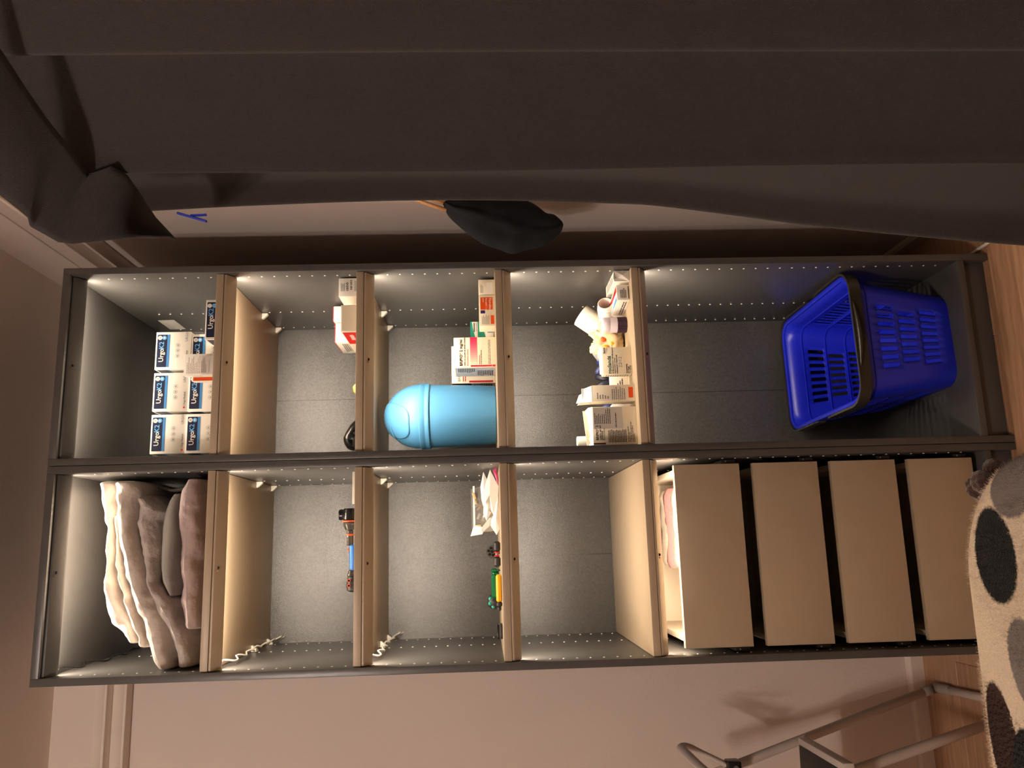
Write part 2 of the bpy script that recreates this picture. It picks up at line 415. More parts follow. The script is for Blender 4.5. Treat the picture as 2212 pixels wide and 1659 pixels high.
# --- top right compartment: white and navy dressing boxes
Z1, Z2, Z3, Z4 = SHELF_Z
def urgo(label, x0, z0, wd=.1, h=.0885, y=.10, d=.13, rz=0, low=False):
    t = carton(label, x0, x0+wd, y, d, z0, z0+h, M_WHITE, rz, 'box', 'dressing boxes in the top compartment', 'dressing_box')
    zt_, zb = h*.955, h*.665
    pn = rect(t, wd*.07, wd*.93, zb, zt_, M_NAVY, r=.002)
    rect(t, wd*.07, wd*.93, h*.60, zb+.0005, M_SKY, off=.00035)
    text('Urgo', .0172, M_WHITE, pn, (wd*.20, -.0007, h*.83-.006), sx=1.0, weight=.0003)
    text('K2', .0172, M_SKY2, pn, (wd*.20+.0345, -.0007, h*.83-.006), weight=.0003)
    disc(pn, wd*.845, h*.88, .0056, M_WHITE); disc(pn, wd*.845, h*.755, .0056, M_SKY2)
    disc(pn, wd*.845, h*.88, .0022, M_LABEL, -.0009); disc(pn, wd*.845, h*.755, .0022, M_WHITE, -.0009)
    for k in (.36, .50, .64):
        disc(t, wd*k, h*.36, .0052, M_GINK, rin=.0046); disc(t, wd*k, h*.36, .0022, M_GINK, rin=.0014)
        rect(t, wd*k-.0024, wd*k+.0024, h*.36-.0004, h*.36+.0004, M_GINK)
    rect(t, wd*.07, wd*.11, h*.07, h*.125, M_RED)
    text('/ Urgo Medical', .0062, M_INK, t, (wd*.125, -.0007, h*.075))
    text('URGO', .0088, M_GINK, t, (wd*.74, -.0007, h*.08))
    # left side face: navy band going round the corner
    rect(t, .004, d-.004, zb, zt_, M_NAVY, 'left'); rect(t, .004, d-.004, h*.60, zb, M_SKY, 'left')
    return t
urgo('white and navy dressing box on top, nearest the stickered side panel', .252, Z1+.0895)
urgo('white and navy dressing box on top, middle of three', .1435, Z1+.0895)
urgo('white and navy dressing box on top, against the middle partition', .035, Z1+.0895)
urgo('white and navy dressing box in the lower row, partly behind the white leaflet carton', .246, Z1, y=.105)
urgo('middle dressing box of the lower row, orange-edged carton before it', .141, Z1, y=.098)
urgo('white and navy dressing box in the lower row, against the middle partition', .034, Z1, y=.094)
# the flat one lying in front
a = PX(443, 734, 1, .03); b = PX(444, 648, 1, .03)
t = carton('flat white and navy dressing box lying alone at the front of the shelf', a.x, b.x, .03, .10, Z1, (a.z+b.z)/2, M_WHITE, 0, 'box', 'dressing boxes in the top compartment', 'dressing_box')
w_, h_ = t['w'], t['h']
pn = rect(t, w_*.06, w_*.94, h_*.06, h_*.88, M_NAVY, r=.002)
text('Urgo', .0172, M_WHITE, pn, (w_*.26, -.0007, h_*.36), weight=.0003); text('K2', .0172, M_SKY2, pn, (w_*.26+.0345, -.0007, h_*.36), weight=.0003)
disc(pn, w_*.85, h_*.68, .0055, M_WHITE); disc(pn, w_*.85, h_*.30, .0055, M_SKY2)
rect(t, .004, .096, h_*.1, h_*.85, M_NAVY, 'left')
# white leaflet cartons in front of the lower row
def leaflet(label, xr, xl, xtop, Y, d, seed, z0=Z1):
    t = carton_px(label, xtop, xr, xl, Y, z0, d, M_WHITE, group='white printed cartons before the dressing boxes')
    w, h = t['w'], t['h']
    lines(t, w*.1, w*.92, h*.52, h*.92, 9, mat('reddish_ink', (150, 96, 88), .5), seed=seed, fill=.5, th=.28)
    lines(t, w*.1, w*.9, h*.30, h*.345, 1, M_GINK, seed=seed+3)
    return t
leaflet('white carton with small print, taller of the two before the dressing boxes', 765, 812, 397, .052, .02, 3)
leaflet('white carton with small print, lower of the two before the dressing boxes', 768, 809, 432, .016, .03, 5)
t = carton_px('narrow carton with an orange edge before the lower dressing boxes', 414, 813, 824, .058, Z1, .02, M_WHITE)
rect(t, t['w']*.1, t['w']*.8, .004, t['h']-.004, M_ORANGE)

# --- second right compartment
t = carton('white carton with barcode and round marks beside the side panel', .424, .473, .05, .11, Z2, 1.6865, M_WHITE); w, h = t['w'], t['h']
rect(t, w*.28, w*.92, h*.30, h*.46, M_WHITE); rect(t, w*.28, w*.86, .002, h*.22, M_LABEL)
mb = MB(); x = w*.36
while x < w*.88:
    e = random.choice((.0006, .0011, .0016)); mb.add([(x, -.0008, h*.335), (x+e, -.0008, h*.335), (x+e, -.0008, h*.425), (x, -.0008, h*.425)], [(0, 1, 2, 3)]); x += e + random.choice((.0006, .001, .0015))
mb.build('barcode', M_INK, t, recalc=False)
text('CE', .0075, M_INK, t, (w*.29, -.0007, h*.52), weight=.0002); disc(t, w*.55, h*.575, .003, M_INK, rin=.0016); disc(t, w*.70, h*.575, .003, M_INK, rin=.0016)
lines(t, w*.3, w*.75, h*.68, h*.9, 5, M_INK, seed=2)
t = carton('white and red carton, the long one lying beside the barcode carton', .330, .401, .05, .227, Z2, 1.6803, M_CREAM); h = t['h']
rect(t, .006, .125, .006, h-.0035, M_RED, 'left')
mb = MB()
for k in range(6): mb.add([(-.0006, .082-.009*k, h*.38+.003*(k % 2)), (-.0006, .076-.009*k, h*.38), (-.0006, .074-.009*k, h*.62), (-.0006, .080-.009*k, h*.66-.004*(k % 2))], [(0, 1, 2, 3)])
mb.build('white_logo', M_WHITE, t, recalc=False)
rect(t, .003, t['w']-.003, .003, h-.003, M_CREAM)
for lb, xa, xb, zz, sd in (('white carton standing at the back beside the side panel', .424, .470, 1.743, 1), ('white carton with red top edge standing behind the red carton', .362, .420, 1.737, 2)):
    t = carton(lb, xa, xb, .285, .13, Z2, zz, M_WHITE, bev=.003); w, h = t['w'], t['h']
    MB().box(.001, w-.001, .001, .128, h-.0005, h+.0015).build('red_edge', M_RED, t, bevel=.0006)
    lines(t, .015, .11, h*.5, h*.85, 6, M_GINK, -.0008, 'left', seed=sd)
p = PX(772, 832, 1, .1)
tag(MB().add([(.170, .10, Z2), (.222, .10, Z2), (.222, .15, Z2), (.170, .15, Z2), (.186, .115, 1.6575), (.199, .112, 1.660), (.205, .125, 1.652)], [(0, 1, 5, 4), (1, 2, 6, 5), (2, 3, 4, 6), (3, 0, 4), (4, 5, 6), (3, 2, 1, 0)]).build('foil_pouch', mat('yellow_foil', (235, 170, 20), .35, .05, 20), bevel=.003), 'small yellow pouch peeping over the edge of the shelf', 'pouch')
# glossy black gadget against the middle partition
t = thing('hair_clipper', 'glossy black rounded gadget against the middle partition', 'gadget', (.066, .115, Z2))
mb = MB(); prof = [(.033, 0), (.034, .012), (.033, .024), (.029, .034), (.020, .041), (.008, .0445), (.001, .045)]
mb.lathe(prof, (0, 0, 0), 28); mb.v = [(x*(1.0 + .35*max(0, x)/.034) , y*1.25, z*(1-.35*max(0, x)/.034)) for x, y, z in mb.v]
mb.build('body', M_BLACKP, t, smooth=True, auto=True)
MB().box(-.030, .010, -.042, -.030, .002, .016).build('button', M_BLACKM, t, bevel=.003)

# --- third right compartment: swing-top bin and medicine
M_BIN = mat('light_blue_plastic', (80, 146, 192), .5, .02, 10)
t = thing('swing_bin', 'light blue plastic bin with domed swing lid on the shelf', 'bin', (PX(1000, 897.5, 1, .27).x, .27, Z3)); t.scale = (1.055, 1.055, 1.055)
R = .0845
MB().lathe([(.074, 0), (.0765, .003), (.0785, .04), (.0805, .10), (.0825, .17), (.0825, .176), (.079, .176), (.076, .02)], n=64).build('bin_body', M_BIN, t, smooth=True, auto=True)
MB().lathe([(R, .172), (.0865, .174), (.0865, .181), (.0858, .1825), (.0858, .1855), (.0868, .187), (.0868, .197), (.0855, .1985), (.080, .1985), (.080, .172)], n=64, cap=False).build('lid_rim', M_BIN, t, smooth=True, auto=True)
DZ = .196; DR = .0845; DH = .096
def dome(th, ph, off=0):
    return ((DR+off)*math.cos(ph)*math.cos(th), (DR+off)*math.cos(ph)*math.sin(th), DZ + (DH+off)*math.sin(ph))
prof = [((DR)*math.cos(PI/2*i/24)+1e-4, DZ + DH*math.sin(PI/2*i/24)) for i in range(25)]
MB().lathe(prof, n=72, cap=False).build('lid_dome', M_BIN, t, smooth=True)
# swing flap: proud patch over the upper front right of the dome
def patch(off, rad, n=14, m=48, hole=None):
    c = Vector((math.cos(math.radians(-112))*.62, math.sin(math.radians(-112))*.62, .785)).normalized()
    u = c.cross(Vector((0, 0, 1))).normalized(); v = c.cross(u)
    pts = []
    for i in range(n+1):
        row = []
        for j in range(m):
            a = 2*PI*j/m; rr_ = (rad*i/n if hole is None else hole + (rad-hole)*i/n)
            sq = 1.0/(abs(math.cos(a))**3 + abs(math.sin(a))**3)**(1/3)
            d = (c + u*math.tan(rr_*sq*.92)*math.cos(a) + v*math.tan(rr_*sq)*math.sin(a)*1.05).normalized()
            row.append(((DR+off)*d.x, (DR+off)*d.y, DZ + (DH+off)*d.z))
        row.append(row[0]); pts.append(row)
    return pts
MB().grid(patch(.0016, .60)).build('swing_flap', M_BIN, t, smooth=True, solid=.002)
# white and crimson eye-drop cartons
def bripio(label, xa, xb, y, z1, d, side):
    t = carton(label, xa, xb, y, d, Z3, z1, M_CREAM, group='white and crimson cartons behind the bin'); w, h = t['w'], t['h']
    if side:
        text('BRIPIO* 2 mg/ml', .0105, M_INK, t, (w*.05, -.0007, h*.80), weight=.0002)
        text('colirio en solucion en envase unidosis', .0051, M_INK, t, (w*.05, -.0007, h*.73), weight=.0001)
        text('Brimonidina tartrato', .0056, M_CRIM, t, (w*.05, -.0007, h*.66))
        for k in range(12):
            f = k/11.0; c = tuple(int(a_*(1-f)+b_*f) for a_, b_ in zip((244, 206, 178), (226, 36, 78)))
            rect(t, w*(.12+.88*k/12), w*(.12+.88*(k+1)/12), h*.44, h*.61, mat('pink_fade_%d' % k, c, .45))
        rect(t, w*.025, w*.075, h*.09, h*.60, M_CRIM)
        lines(t, w*.1, w*.7, h*.33, h*.36, 1, M_INK, seed=4); lines(t, w*.1, w*.45, h*.37, h*.40, 1, M_CRIM, seed=5)
        lines(t, w*.1, w*.95, h*.12, h*.18, 2, M_GINK, seed=6)
        rect(t, w*.02, w*.08, .001, h*.078, M_CRIM)
        rect(t, .004, d-.004, .003, h-.003, M_LABEL, 'left')
        lines(t, .012, d*.55, h*.5, h*.92, 10, M_INK, -.0008, 'left', seed=8); lines(t, d*.3, d-.01, h*.05, h*.45, 9, M_INK, -.0008, 'left', seed=9)
    else:
        text('BRIPIO', .0105, M_INK, t, (w*.05, -.0007, h*.80)); lines(t, w*.05, w*.3, h*.66, h*.76, 2, M_CRIM, seed=3)
        rect(t, w*.02, w*.07, h*.05, h*.60, M_CRIM); rect(t, .002, d-.002, h*.55, h-.001, M_MAROON, 'left'); lines(t, .012, d-.012, h*.06, h*.5, 8, M_INK, -.0005, 'left', seed=31)
    return t
bripio('cream carton with crimson fading band, silver label on its side', .252, .335, .15, 1.3965, .118, True)
bripio('cream carton with crimson stripe, behind the one with the fading band', .236, .345, .285, 1.408, .12, False)
# orange and white cartons at the side panel
t = carton('white carton with small print next to the side panel, beside the orange one', .429, .470, .07, .05, Z3, 1.3268, M_CREAM); w, h = t['w'], t['h']
lines(t, w*.1, w*.7, h*.7, h*.9, 3, M_GINK, seed=12); rect(t, w*.1, w*.8, h*.1, h*.5, M_WHITE)
t = carton('white carton with orange panel and violet mark lying next to the side panel', .344, .428, .07, .06, Z3, 1.3268, M_CREAM); w, h = t['w'], t['h']
rect(t, w*.52, w*.92, h*.14, h*.9, M_ORANGE); rect(t, w*.06, w*.34, h*.06, h*.28, M_ORANGE, off=.0004)
rect(t, w*.40, w*.50, h*.62, h*.90, mat('violet_print', (70, 40, 110), .4))
text('Tacrolimus', .0085, M_WHITE, t, (w*.90, -.0007, h*.36), rot=PI); text('Accord 1 mg/g', .007, M_WHITE, t, (w*.90, -.0007, h*.58), rot=PI); text('salve', .006, M_WHITE, t, (w*.90, -.0007, h*.76), rot=PI)
lines(t, w*.05, w*.36, h*.35, h*.85, 6, M_GINK, seed=13)
for k, (lb, za, zb) in enumerate((('white and teal carton lying on top of the other teal one', 1.331, 1.3515), ('white and teal carton lying under the other teal one', 1.309, 1.3305))):
    t = carton(lb, .338, .388, .185, .09, za, zb, M_WHITE, group='teal cartons'); w, h = t['w'], t['h']
    MB().prism([(0, 0), (w, h*.55), (w, h), (0, h)] if k else [(0, h*.3), (w*.5, h*.62), (w, h*.8), (w, h), (0, h)], 1, -.0004, .0001).build('teal_wave', M_TEAL, t)
    lines(t, w*.42, w*.95, h*.38, h*.62, 1, M_INK, -.0008, seed=k+20, th=.6); lines(t, w*.45, w*.95, h*.12, h*.3, 1, M_GINK, -.0008, seed=k)
t = carton('small white carton with pale blue bottle print under the teal ones', .336, .389, .18, .10, Z3, 1.3088, M_WHITE); w, h = t['w'], t['h']
rect(t, w*.35, w*.75, h*.2, h*.85, mat('bottle_blue_print', (120, 150, 185), .4)); rect(t, w*.75, w*.83, h*.2, h*.85, M_NAVY); lines(t, w*.05, w*.9, .001, h*.16, 1, M_INK, seed=2)

# --- fourth right compartment
t = carton('white carton lettered in green with handwritten 22/12 on the lowest shelf', .208, .281, .070, .030, Z4, PX(1301, 780, 1, .07).z, M_CREAM, rz=0, bev=.002); w, h = t['w'], t['h']
text('Santen', .0062, M_NAVY, t, (w*.76, -.0007, h*.90), weight=.0002)
text('roclanda', .0135, mat('dark_green_print', (16, 92, 66), .45), t, (w*.03, -.0007, h*.71), weight=.0003); text('*', .008, M_INK, t, (w*.62, -.0007, h*.75))
text('50 Mikrogramm/ml + 200 Mikrogramm/ml', .0044, M_INK, t, (w*.03, -.0007, h*.63), weight=.0001)
text('Augentropfen, Losung', .0046, M_INK, t, (w*.03, -.0007, h*.565), weight=.0001); text('Latanoprost + Netarsudil', .0048, M_INK, t, (w*.03, -.0007, h*.49), weight=.00015)
text('22/12', .0125, M_GINK, t, (w*.25, -.0007, h*.34), name='handwriting')
for k, s_ in enumerate(('Anwendung', 'am Auge', '3 x 2,5 ml')): text(s_, .0052, M_INK, t, (w*.03, -.0007, h*(.16-.06*k)), weight=.0001)
mb = MB()
for i in range(9):
    for j in range(3):
        if (i*7+j*5) % 3: mb.lathe([(.0009, 0), (.0005, -.0004)], (w*(.12+.05*i), 0, h*(.92-.035*j)), 6, 'Y')
mb.build('braille_dots', M_WHITE, t); lines(t, .004, .028, h*.1, h*.9, 10, M_GINK, -.0005, 'left', seed=3)
MB().add([(.001, .004, h-.001), (w-.001, .004, h-.001), (w-.003, .012, h+.006), (.003, .012, h+.006)], [(0, 1, 2, 3)]).build('open_flap', M_WHITE, t, solid=.0006)
t = carton('tall white carton with orange tab and open top flaps', .135, .177, .050, .045, Z4, PX(1278.5, 848, 1, .05).z, M_CREAM); w, h = t['w'], t['h']
rect(t, w*.2, w*.85, h*.045, h*.15, M_ORANGE); lines(t, w*.1, w*.9, h*.22, h*.55, 7, M_GINK, seed=4); lines(t, w*.15, w*.6, h*.6, h*.9, 5, M_GINK, seed=6, fill=.3)
MB().add([(.001, 0, h), (w-.001, 0, h), (w*.82, .012, h+.022), (.002, .010, h+.022)], [(0, 1, 2, 3)]).build('flap', M_WHITE, t, solid=.0007)
MB().add([(0, .002, h), (0, .043, h), (-.002, .040, h+.034), (-.001, .008, h+.032)], [(0, 1, 2, 3)]).build('flap', M_WHITE, t, solid=.0007)
MB().add([(.002, .045, h), (w-.002, .045, h), (w*.6, .046, h+.028), (.004, .047, h+.036)], [(0, 1, 2, 3)]).build('flap', M_PAPER, t, solid=.0007)
MB().box(.010, w-.006, .010, .016, h-.02, h+.024).build('leaflet', M_PAPER, t)
t = carton('wide white carton with torn open top, full of black print, against the middle partition', .0245, .121, .050, .050, Z4, PX(1280, 920, 1, .05).z, M_CREAM); w, h = t['w'], t['h']
text('BRIPIO* 2', .009, M_INK, t, (w*.12, -.0007, h*.875), weight=.0003); text('colirio en sol', .0072, M_INK, t, (w*.12, -.0007, h*.815), weight=.0002); text('unidosis', .0072, M_INK, t, (w*.12, -.0007, h*.775), weight=.0002); text('Brimonidina', .0062, M_INK, t, (w*.12, -.0007, h*.73))
rect(t, w*.42, w*.985, h*.32, h*.975, mat('pharmacy_label', (208, 200, 186), .5), off=.0005)
lines(t, w*.55, w*.96, h*.58, h*.96, 9, M_INK, -.0009, seed=7, fill=.55, th=.4, vertical=False); lines(t, w*.45, w*.93, h*.45, h*.49, 1, M_INK, -.0009, seed=8)
lines(t, w*.06, w*.40, h*.24, h*.66, 12, M_INK, -.0006, seed=9, fill=.85, th=.5); lines(t, w*.06, w*.6, h*.05, h*.22, 5, M_INK, -.0006, seed=10, fill=.4, th=.4)
rect(t, .001, w*.05, h*.72, h*.995, M_MAROON)
rim = [(w*k/12, 0 if k % 2 else .0015, h + random.uniform(.004, .013) * (1.6 if k > 9 else 1)) for k in range(13)]
MB().add([(w*k/12, 0, h-.001) for k in range(13)] + [(x, y+.012, z) for x, y, z in rim], [(k, k+1, 14+k, 13+k) for k in range(12)]).build('torn_flap', M_PAPER, t, solid=.0008)
MB().add([(0, .05, h-.001), (w, .05, h-.001), (w*.97, .044, h+.018), (w*.03, .046, h+.010)], [(0, 1, 2, 3)]).build('flap', M_PAPER, t, solid=.0008)
MB().box(.004, w-.004, .004, .046, h-.012, h-.004).build('inner_tray', M_PAPER, t)
p = PX(1262, 951, 1, .16)
t = thing('pill_bottle', 'white capped bottle with blue shoulder peeping over the wide torn carton', 'bottle', (.048, .16, Z4))
hb = PX(1272, 950, 1, .16).z - Z4
MB().lathe([(.017, 0), (.018, .004), (.018, hb-.012), (.012, hb)], n=28).build('bottle_body', M_SKY, t, smooth=True, auto=True)
MB().lathe([(.0135, hb), (.0138, hb+.002), (.0135, hb+.030), (.012, hb+.032)], n=28).build('cap', M_WPLAS, t, smooth=True, auto=True)
def blob(name, label, cat, c, r, m, amp=.25, fr=2.0, seed=0, group=None, sq=1.0, n=36, k=22, parent=None, flat=True):
    mb = MB(); pts = []
    for i in range(k+1):
        ph = -PI/2 + PI*i/k; row = []
        for j in range(n+1):
            a = 2*PI*j/n; d = Vector((math.cos(ph)*math.cos(a), math.cos(ph)*math.sin(a), math.sin(ph)))
            s_ = 1 + amp*noise.fractal(d*fr + Vector((seed*3.1, seed*1.7, seed)), .6, 2.1, 4) 
            p = Vector([math.copysign(abs(q)**sq, q) for q in d])
            z = p.z*r[2]*s_
            if flat: z = max(z, -r[2]*.86)
            row.append((c[0] + p.x*r[0]*s_, c[1] + p.y*r[1]*s_, c[2] + z))
        pts.append(row)
    mb.grid(pts); o = mb.build(name, m, parent, smooth=True)
    if label: tag(o, label, cat, group)
    return o
M_GLOVE = mat('blue_nitrile', (44, 54, 104), .45, .15, 14, .3, 60)
M_GLOVE2 = mat('navy_nitrile', (22, 24, 40), .5, .15, 14, .3, 60)
def glove(label, pts, m, seed):
    t = thing('nitrile_glove', label, 'glove', pts[0], 0, 'crumpled nitrile gloves')
    blob('palm', None, None, (0, 0, .018), (.045, .034, .024), m, .5, 2.2, seed, parent=t)
    for k, (dx, dy, dz) in enumerate(pts[1:]):
        P = [(dx*f*.9, dy*f + .006*math.sin(f*5+k), .016 + dz*f + .010*math.sin(f*PI)) for f in (.15, .4, .6, .8, .93, 1.0)]
        MB().tube(P, [.0105, .0105, .010, .0095, .0085, .004], 10).build('finger', m, t, smooth=True)
    return t
glove('dark navy glove crumpled behind the green-lettered carton', [(.215, .19, Z4+.001), (.055, -.02, .040), (.05, .01, .030), (.02, .02, .055), (-.02, .0, .060), (.06, -.04, .012)], M_GLOVE2, 3)
glove('blue glove with upright fingers behind the green-lettered carton', [(.278, .21, Z4+.001), (.03, -.03, .03), (.015, -.01, .048), (-.03, .0, .042), (-.045, -.01, .055), (.0, .02, .05)], M_GLOVE, 5)
glove('blue glove lying between the tall carton and the wide torn carton', [(.150, .18, Z4+.001), (-.05, -.02, .03), (-.04, .01, .045), (-.02, .02, .05), (.03, .01, .06)], M_GLOVE, 8)
for lb, xa, xb, ya, zz in (('low white carton behind the green-lettered and the tall carton', .176, .222, .14, Z4+.045), ('low white carton between the tall carton and the wide torn one', .106, .140, .125, Z4+.048)):
    t = carton(lb, xa, xb, ya, .03, Z4, zz, M_WHITE); lines(t, .005, t['w']-.005, .012, .03, 3, M_INK, seed=1, fill=.4)
# upside-down bottle with purple ribbed cap
p = PX(1354, 697, 2, Z4)
t = thing('lotion_bottle', 'small lilac bottle standing on its purple ribbed cap', 'bottle', (.352, .115, Z4))
rb = .0205
mb = MB(); n = 56
prof = [(rb*.96, 0), (rb, .002), (rb, .024), (rb*.96, .025)]
mb.lathe(prof, n=n); mb.v = [(x*(1 + .035*(1 if (i % n) % 2 else -1)), y*(1 + .035*(1 if (i % n) % 2 else -1)), z) for i, (x, y, z) in enumerate(mb.v)]
mb.build('ribbed_cap', mat('dark_purple_plastic', (48, 22, 48), .4), t)
MB().lathe([(rb*.93, .025), (rb*1.02, .026), (rb*1.02, .044), (rb*1.0, .045), (rb*1.02, .046), (rb*1.02, .060), (rb*.9, .064), (rb*.4, .066), (.0005, .0662)], n=40).build('bottle_body', mat('lilac_plastic', (206, 192, 200), .35), t, smooth=True, auto=True)
# leaning open white jar and paper roll behind it
def orient(o, d):
    o.rotation_euler = Vector((0, 0, 1)).rotation_difference(Vector(d)).to_euler()
mo = PX(1307, 655, 1, .13)
t = thing('open_jar', 'open white plastic jar lying tilted with its dark mouth showing', 'jar', (0, 0, 0))
ax = Vector((.38, -.80, .20)).normalized()
orient(t, ax); t.location = Vector((mo.x, .13, mo.z)) - ax*.075
MB().lathe([(.0015, 0), (.021, .001), (.024, .004), (.024, .052), (.022, .056), (.0225, .058), (.0225, .0615), (.0205, .063), (.0205, .073), (.0195, .075), (.0178, .075), (.0178, .01), (.0015, .008)], n=40).build('jar_body', M_WPLAS, t, smooth=True, auto=True)
pr_ = PX(1278, 690, 1, .24)
t = thing('paper_roll', 'white embossed paper roll standing tilted behind the open jar', 'paper roll', (0, 0, 0))
ax = Vector((.42, .05, .55)).normalized(); orient(t, ax); t.location = Vector((pr_.x-.012, .24, pr_.z-.004)) - ax*.042
MB().lathe([(.014, 0), (.032, 0), (.0325, .002), (.0325, .083), (.032, .085), (.014, .085), (.014, 0)], n=40, cap=False).build('roll', mat('embossed_paper', (236, 226, 208), .9, .06, 120, 1.0, 260), t, smooth=True, auto=True)
# snack bag with orange print
t = thing('wipes_pack', 'crumpled clear and orange printed pack beside the paper roll', 'pack', (.318, .165, Z4))
M_PACK = mat('printed_film', (236, 206, 160), .25, .25, 22)
blob('pack_body', None, None, (0, 0, .040), (.040, .022, .042), M_PACK, .5, 2.2, 11, parent=t, sq=.8)
MB().add([(-.045, -.006, .060), (-.020, -.010, .074), (-.030, -.002, .090), (-.052, .002, .074)], [(0, 1, 2, 3)]).build('film_corner', M_CLEAR, t, solid=.0006)
for k, (x, z, rr_) in enumerate(((-.022, .052, .010), (.004, .058, .008), (-.008, .034, .009), (.018, .030, .008))): 
    blob('orange_print', None, None, (x, -.018, z), (rr_, .006, rr_), M_ORANGE if k % 2 else mat('yellow_orange_print', (240, 170, 40), .4), .1, 2, k, parent=t, n=16, k=10)
# red, white and blue cartons by the side panel
t = carton('white carton with red band and blue corner, printed end forward, by the side panel', .398, .441, .040, .13, Z4, Z4+.034, M_WHITE, rz=math.radians(6)); w, h, d = t['w'], t['h'], t['d']
lines(t, w*.15, w*.8, h*.25, h*.75, 4, M_INK, -.0007, seed=4); rect(t, w*.1, w*.9, h*.06, h*.12, M_INK, off=.0006)
MB().prism([(w*.55, .004), (w*.95, .004), (w*.80, .06), (w*.9, .125), (w*.45, .125), (w*.55, .06)], 2, h-.0001, h+.0004).build('red_band', M_RED, t)
MB().prism([(.001, .004), (w*.30, .004), (w*.1, .08), (.001, .10)], 2, h-.0001, h+.0004).build('blue_corner', M_SKY, t)
lines(t, .012, .11, h*.15, h*.5, 2, M_INK, -.0006, 'left', seed=9)
t = carton('white carton with crushed end flap, squeezed against the side panel', .447, .4755, .034, .14, Z4, Z4+.040, M_WHITE, rz=math.radians(0)); w, h = t['w'], t['h']
MB().add([(0, -.0006, 0), (w, -.0006, 0), (w, -.0006, h), (0, -.0006, h), (w*.5, -.007, h*.5), (w*.25, .001, h*.8), (w*.2, -.006, h*1.08)], [(0, 1, 4), (1, 2, 4), (2, 6, 5, 4), (5, 6, 3), (5, 3, 0, 4)]).build('crushed_flap', M_WHITE, t)
lines(t, w*.1, w*.9, .02, .12, 8, M_GINK, h+.0005, 'top', seed=5)

# ------------------------------------------------------------------ blue shopping basket on the wardrobe floor
M_BLUE = mat('royal_blue_plastic', (26, 40, 196), .36, .04, 12)
M_BLUEL = M_BLUE
t = thing('shopping_basket', 'royal blue slotted plastic shopping basket with dark folded handles', 'basket', (.283, .268, ZF), math.radians(1.5))
BH = .277
def half(z):
    f = z/BH; return .124 + (.163-.124)*f, .200 + (.236-.200)*f
def ring(z, out=0.0, nx=19, ny=29, nc=6, rc=.045):
    """rounded rectangle at height z; returns points and, for each, the (side, column)"""
    a, b = half(z); a += out; b += out; r = rc + out; P = []; tagl = []
    sides = [((-a+r, -b), (a-r, -b), nx, 0), ((a, -b+r), (a, b-r), ny, 1), ((a-r, b), (-a+r, b), nx, 2), ((-a, b-r), (-a, -b+r), ny, 3)]
    cc = [(a-r, -b+r, -PI/2), (a-r, b-r, 0), (-a+r, b-r, PI/2), (-a+r, -b+r, PI)]
    for (p, q, n, sd), (cx, cy, a0) in zip(sides, cc):
        for k in range(n+1):
            f = k/n; P.append((p[0]+(q[0]-p[0])*f, p[1]+(q[1]-p[1])*f, z)); tagl.append((sd, k))
        for k in range(1, nc):
            an = a0 + PI/2*k/nc; P.append((cx + r*math.cos(an), cy + r*math.sin(an), z)); tagl.append((9, 0))
    return P, tagl
levels = [0, .012, .040, .046, .080, .086, .102, .108, .142, .148, .162, .168, .202, .208, .240, BH]
slots = {2: 0, 3: 0, 4: 0, 6: 1, 7: 1, 8: 1, 10: 0, 11: 0, 12: 0}
rings = [ring(z, .0 if i < 14 else .0) for i, z in enumerate(levels)]
mb = MB(); N = len(rings[0][0]); vs = [p for R_ in rings for p in R_[0]]; fs = []
tg = rings[0][1]
for i in range(len(levels)-1):
    for j in range(N):
        sd, k = tg[j]
        if i in slots and sd != 9:
            last = 18 if sd in (0, 2) else 28
            if 2 <= k < last-1 and k % 2 == (slots[i]) % 2: continue
        fs.append((i*N+j, i*N+(j+1) % N, (i+1)*N+(j+1) % N, (i+1)*N+j))
fs.append(tuple(range(N-1, -1, -1)))
mb.add(vs, fs); o = mb.build('basket_wall', M_BLUE, t, smooth=True, solid=.0026, auto=True)
def sweep(name, zc, prof, m, keep=None, parent=t):
    """profile (out, dz) swept around the basket at height zc"""
    rs = [ring(zc, o_)[0] for o_, dz in prof]; n = len(rs[0]); mb = MB(); vs = []
    idx = range(n)
    if keep: idx = [j for j in idx if keep(rs[0][j])]
    # order kept points as one run
    if keep:
        br = [q for q in range(len(idx)) if (idx[q]-idx[q-1]) % n != 1]
        if br: idx = idx[br[0]:] + idx[:br[0]]
    m_ = len(prof)
    for j in idx:
        for q, (o_, dz) in enumerate(prof): p = rs[q][j]; vs.append((p[0], p[1], zc+dz))
    L_ = len(idx); fs = []
    for a_ in range(L_ if not keep else L_-1):
        for q in range(m_): fs.append((a_*m_+q, ((a_+1) % L_)*m_+q, ((a_+1) % L_)*m_+(q+1) % m_, a_*m_+(q+1) % m_))
    if keep: fs += [tuple(range(m_)), tuple((L_-1)*m_+q for q in range(m_-1, -1, -1))]
    mb.add(vs, fs); return mb.build(name, m, parent, smooth=True, auto=True)
sweep('rim', BH, [(-.002, -.006), (-.002, .001), (.002, .004), (.009, .003), (.011, 0), (.011, -.020), (.008, -.022), (.008, -.004), (.002, -.004)], M_BLUE)
for z in (.225, .155, .095): sweep('inner_ridge', z, [(-.0045, -.001), (-.0045, .001), (-.001, .0015), (-.001, -.0015)], M_BLUEL)
sweep('outer_ridge', .232, [(.0005, -.002), (.003, -.001), (.003, .001), (.0005, .002)], M_BLUE)
M_HANDLE = mat('dark_olive_handle', (52, 47, 39), .25); M_HGREY = M_HANDLE
hA = sweep('handle', BH, [(.0125, -.022), (.0175, -.022), (.0185, -.002), (.0175, .006), (.0125, .006)], M_HANDLE, keep=lambda p: p[1] < -.03)
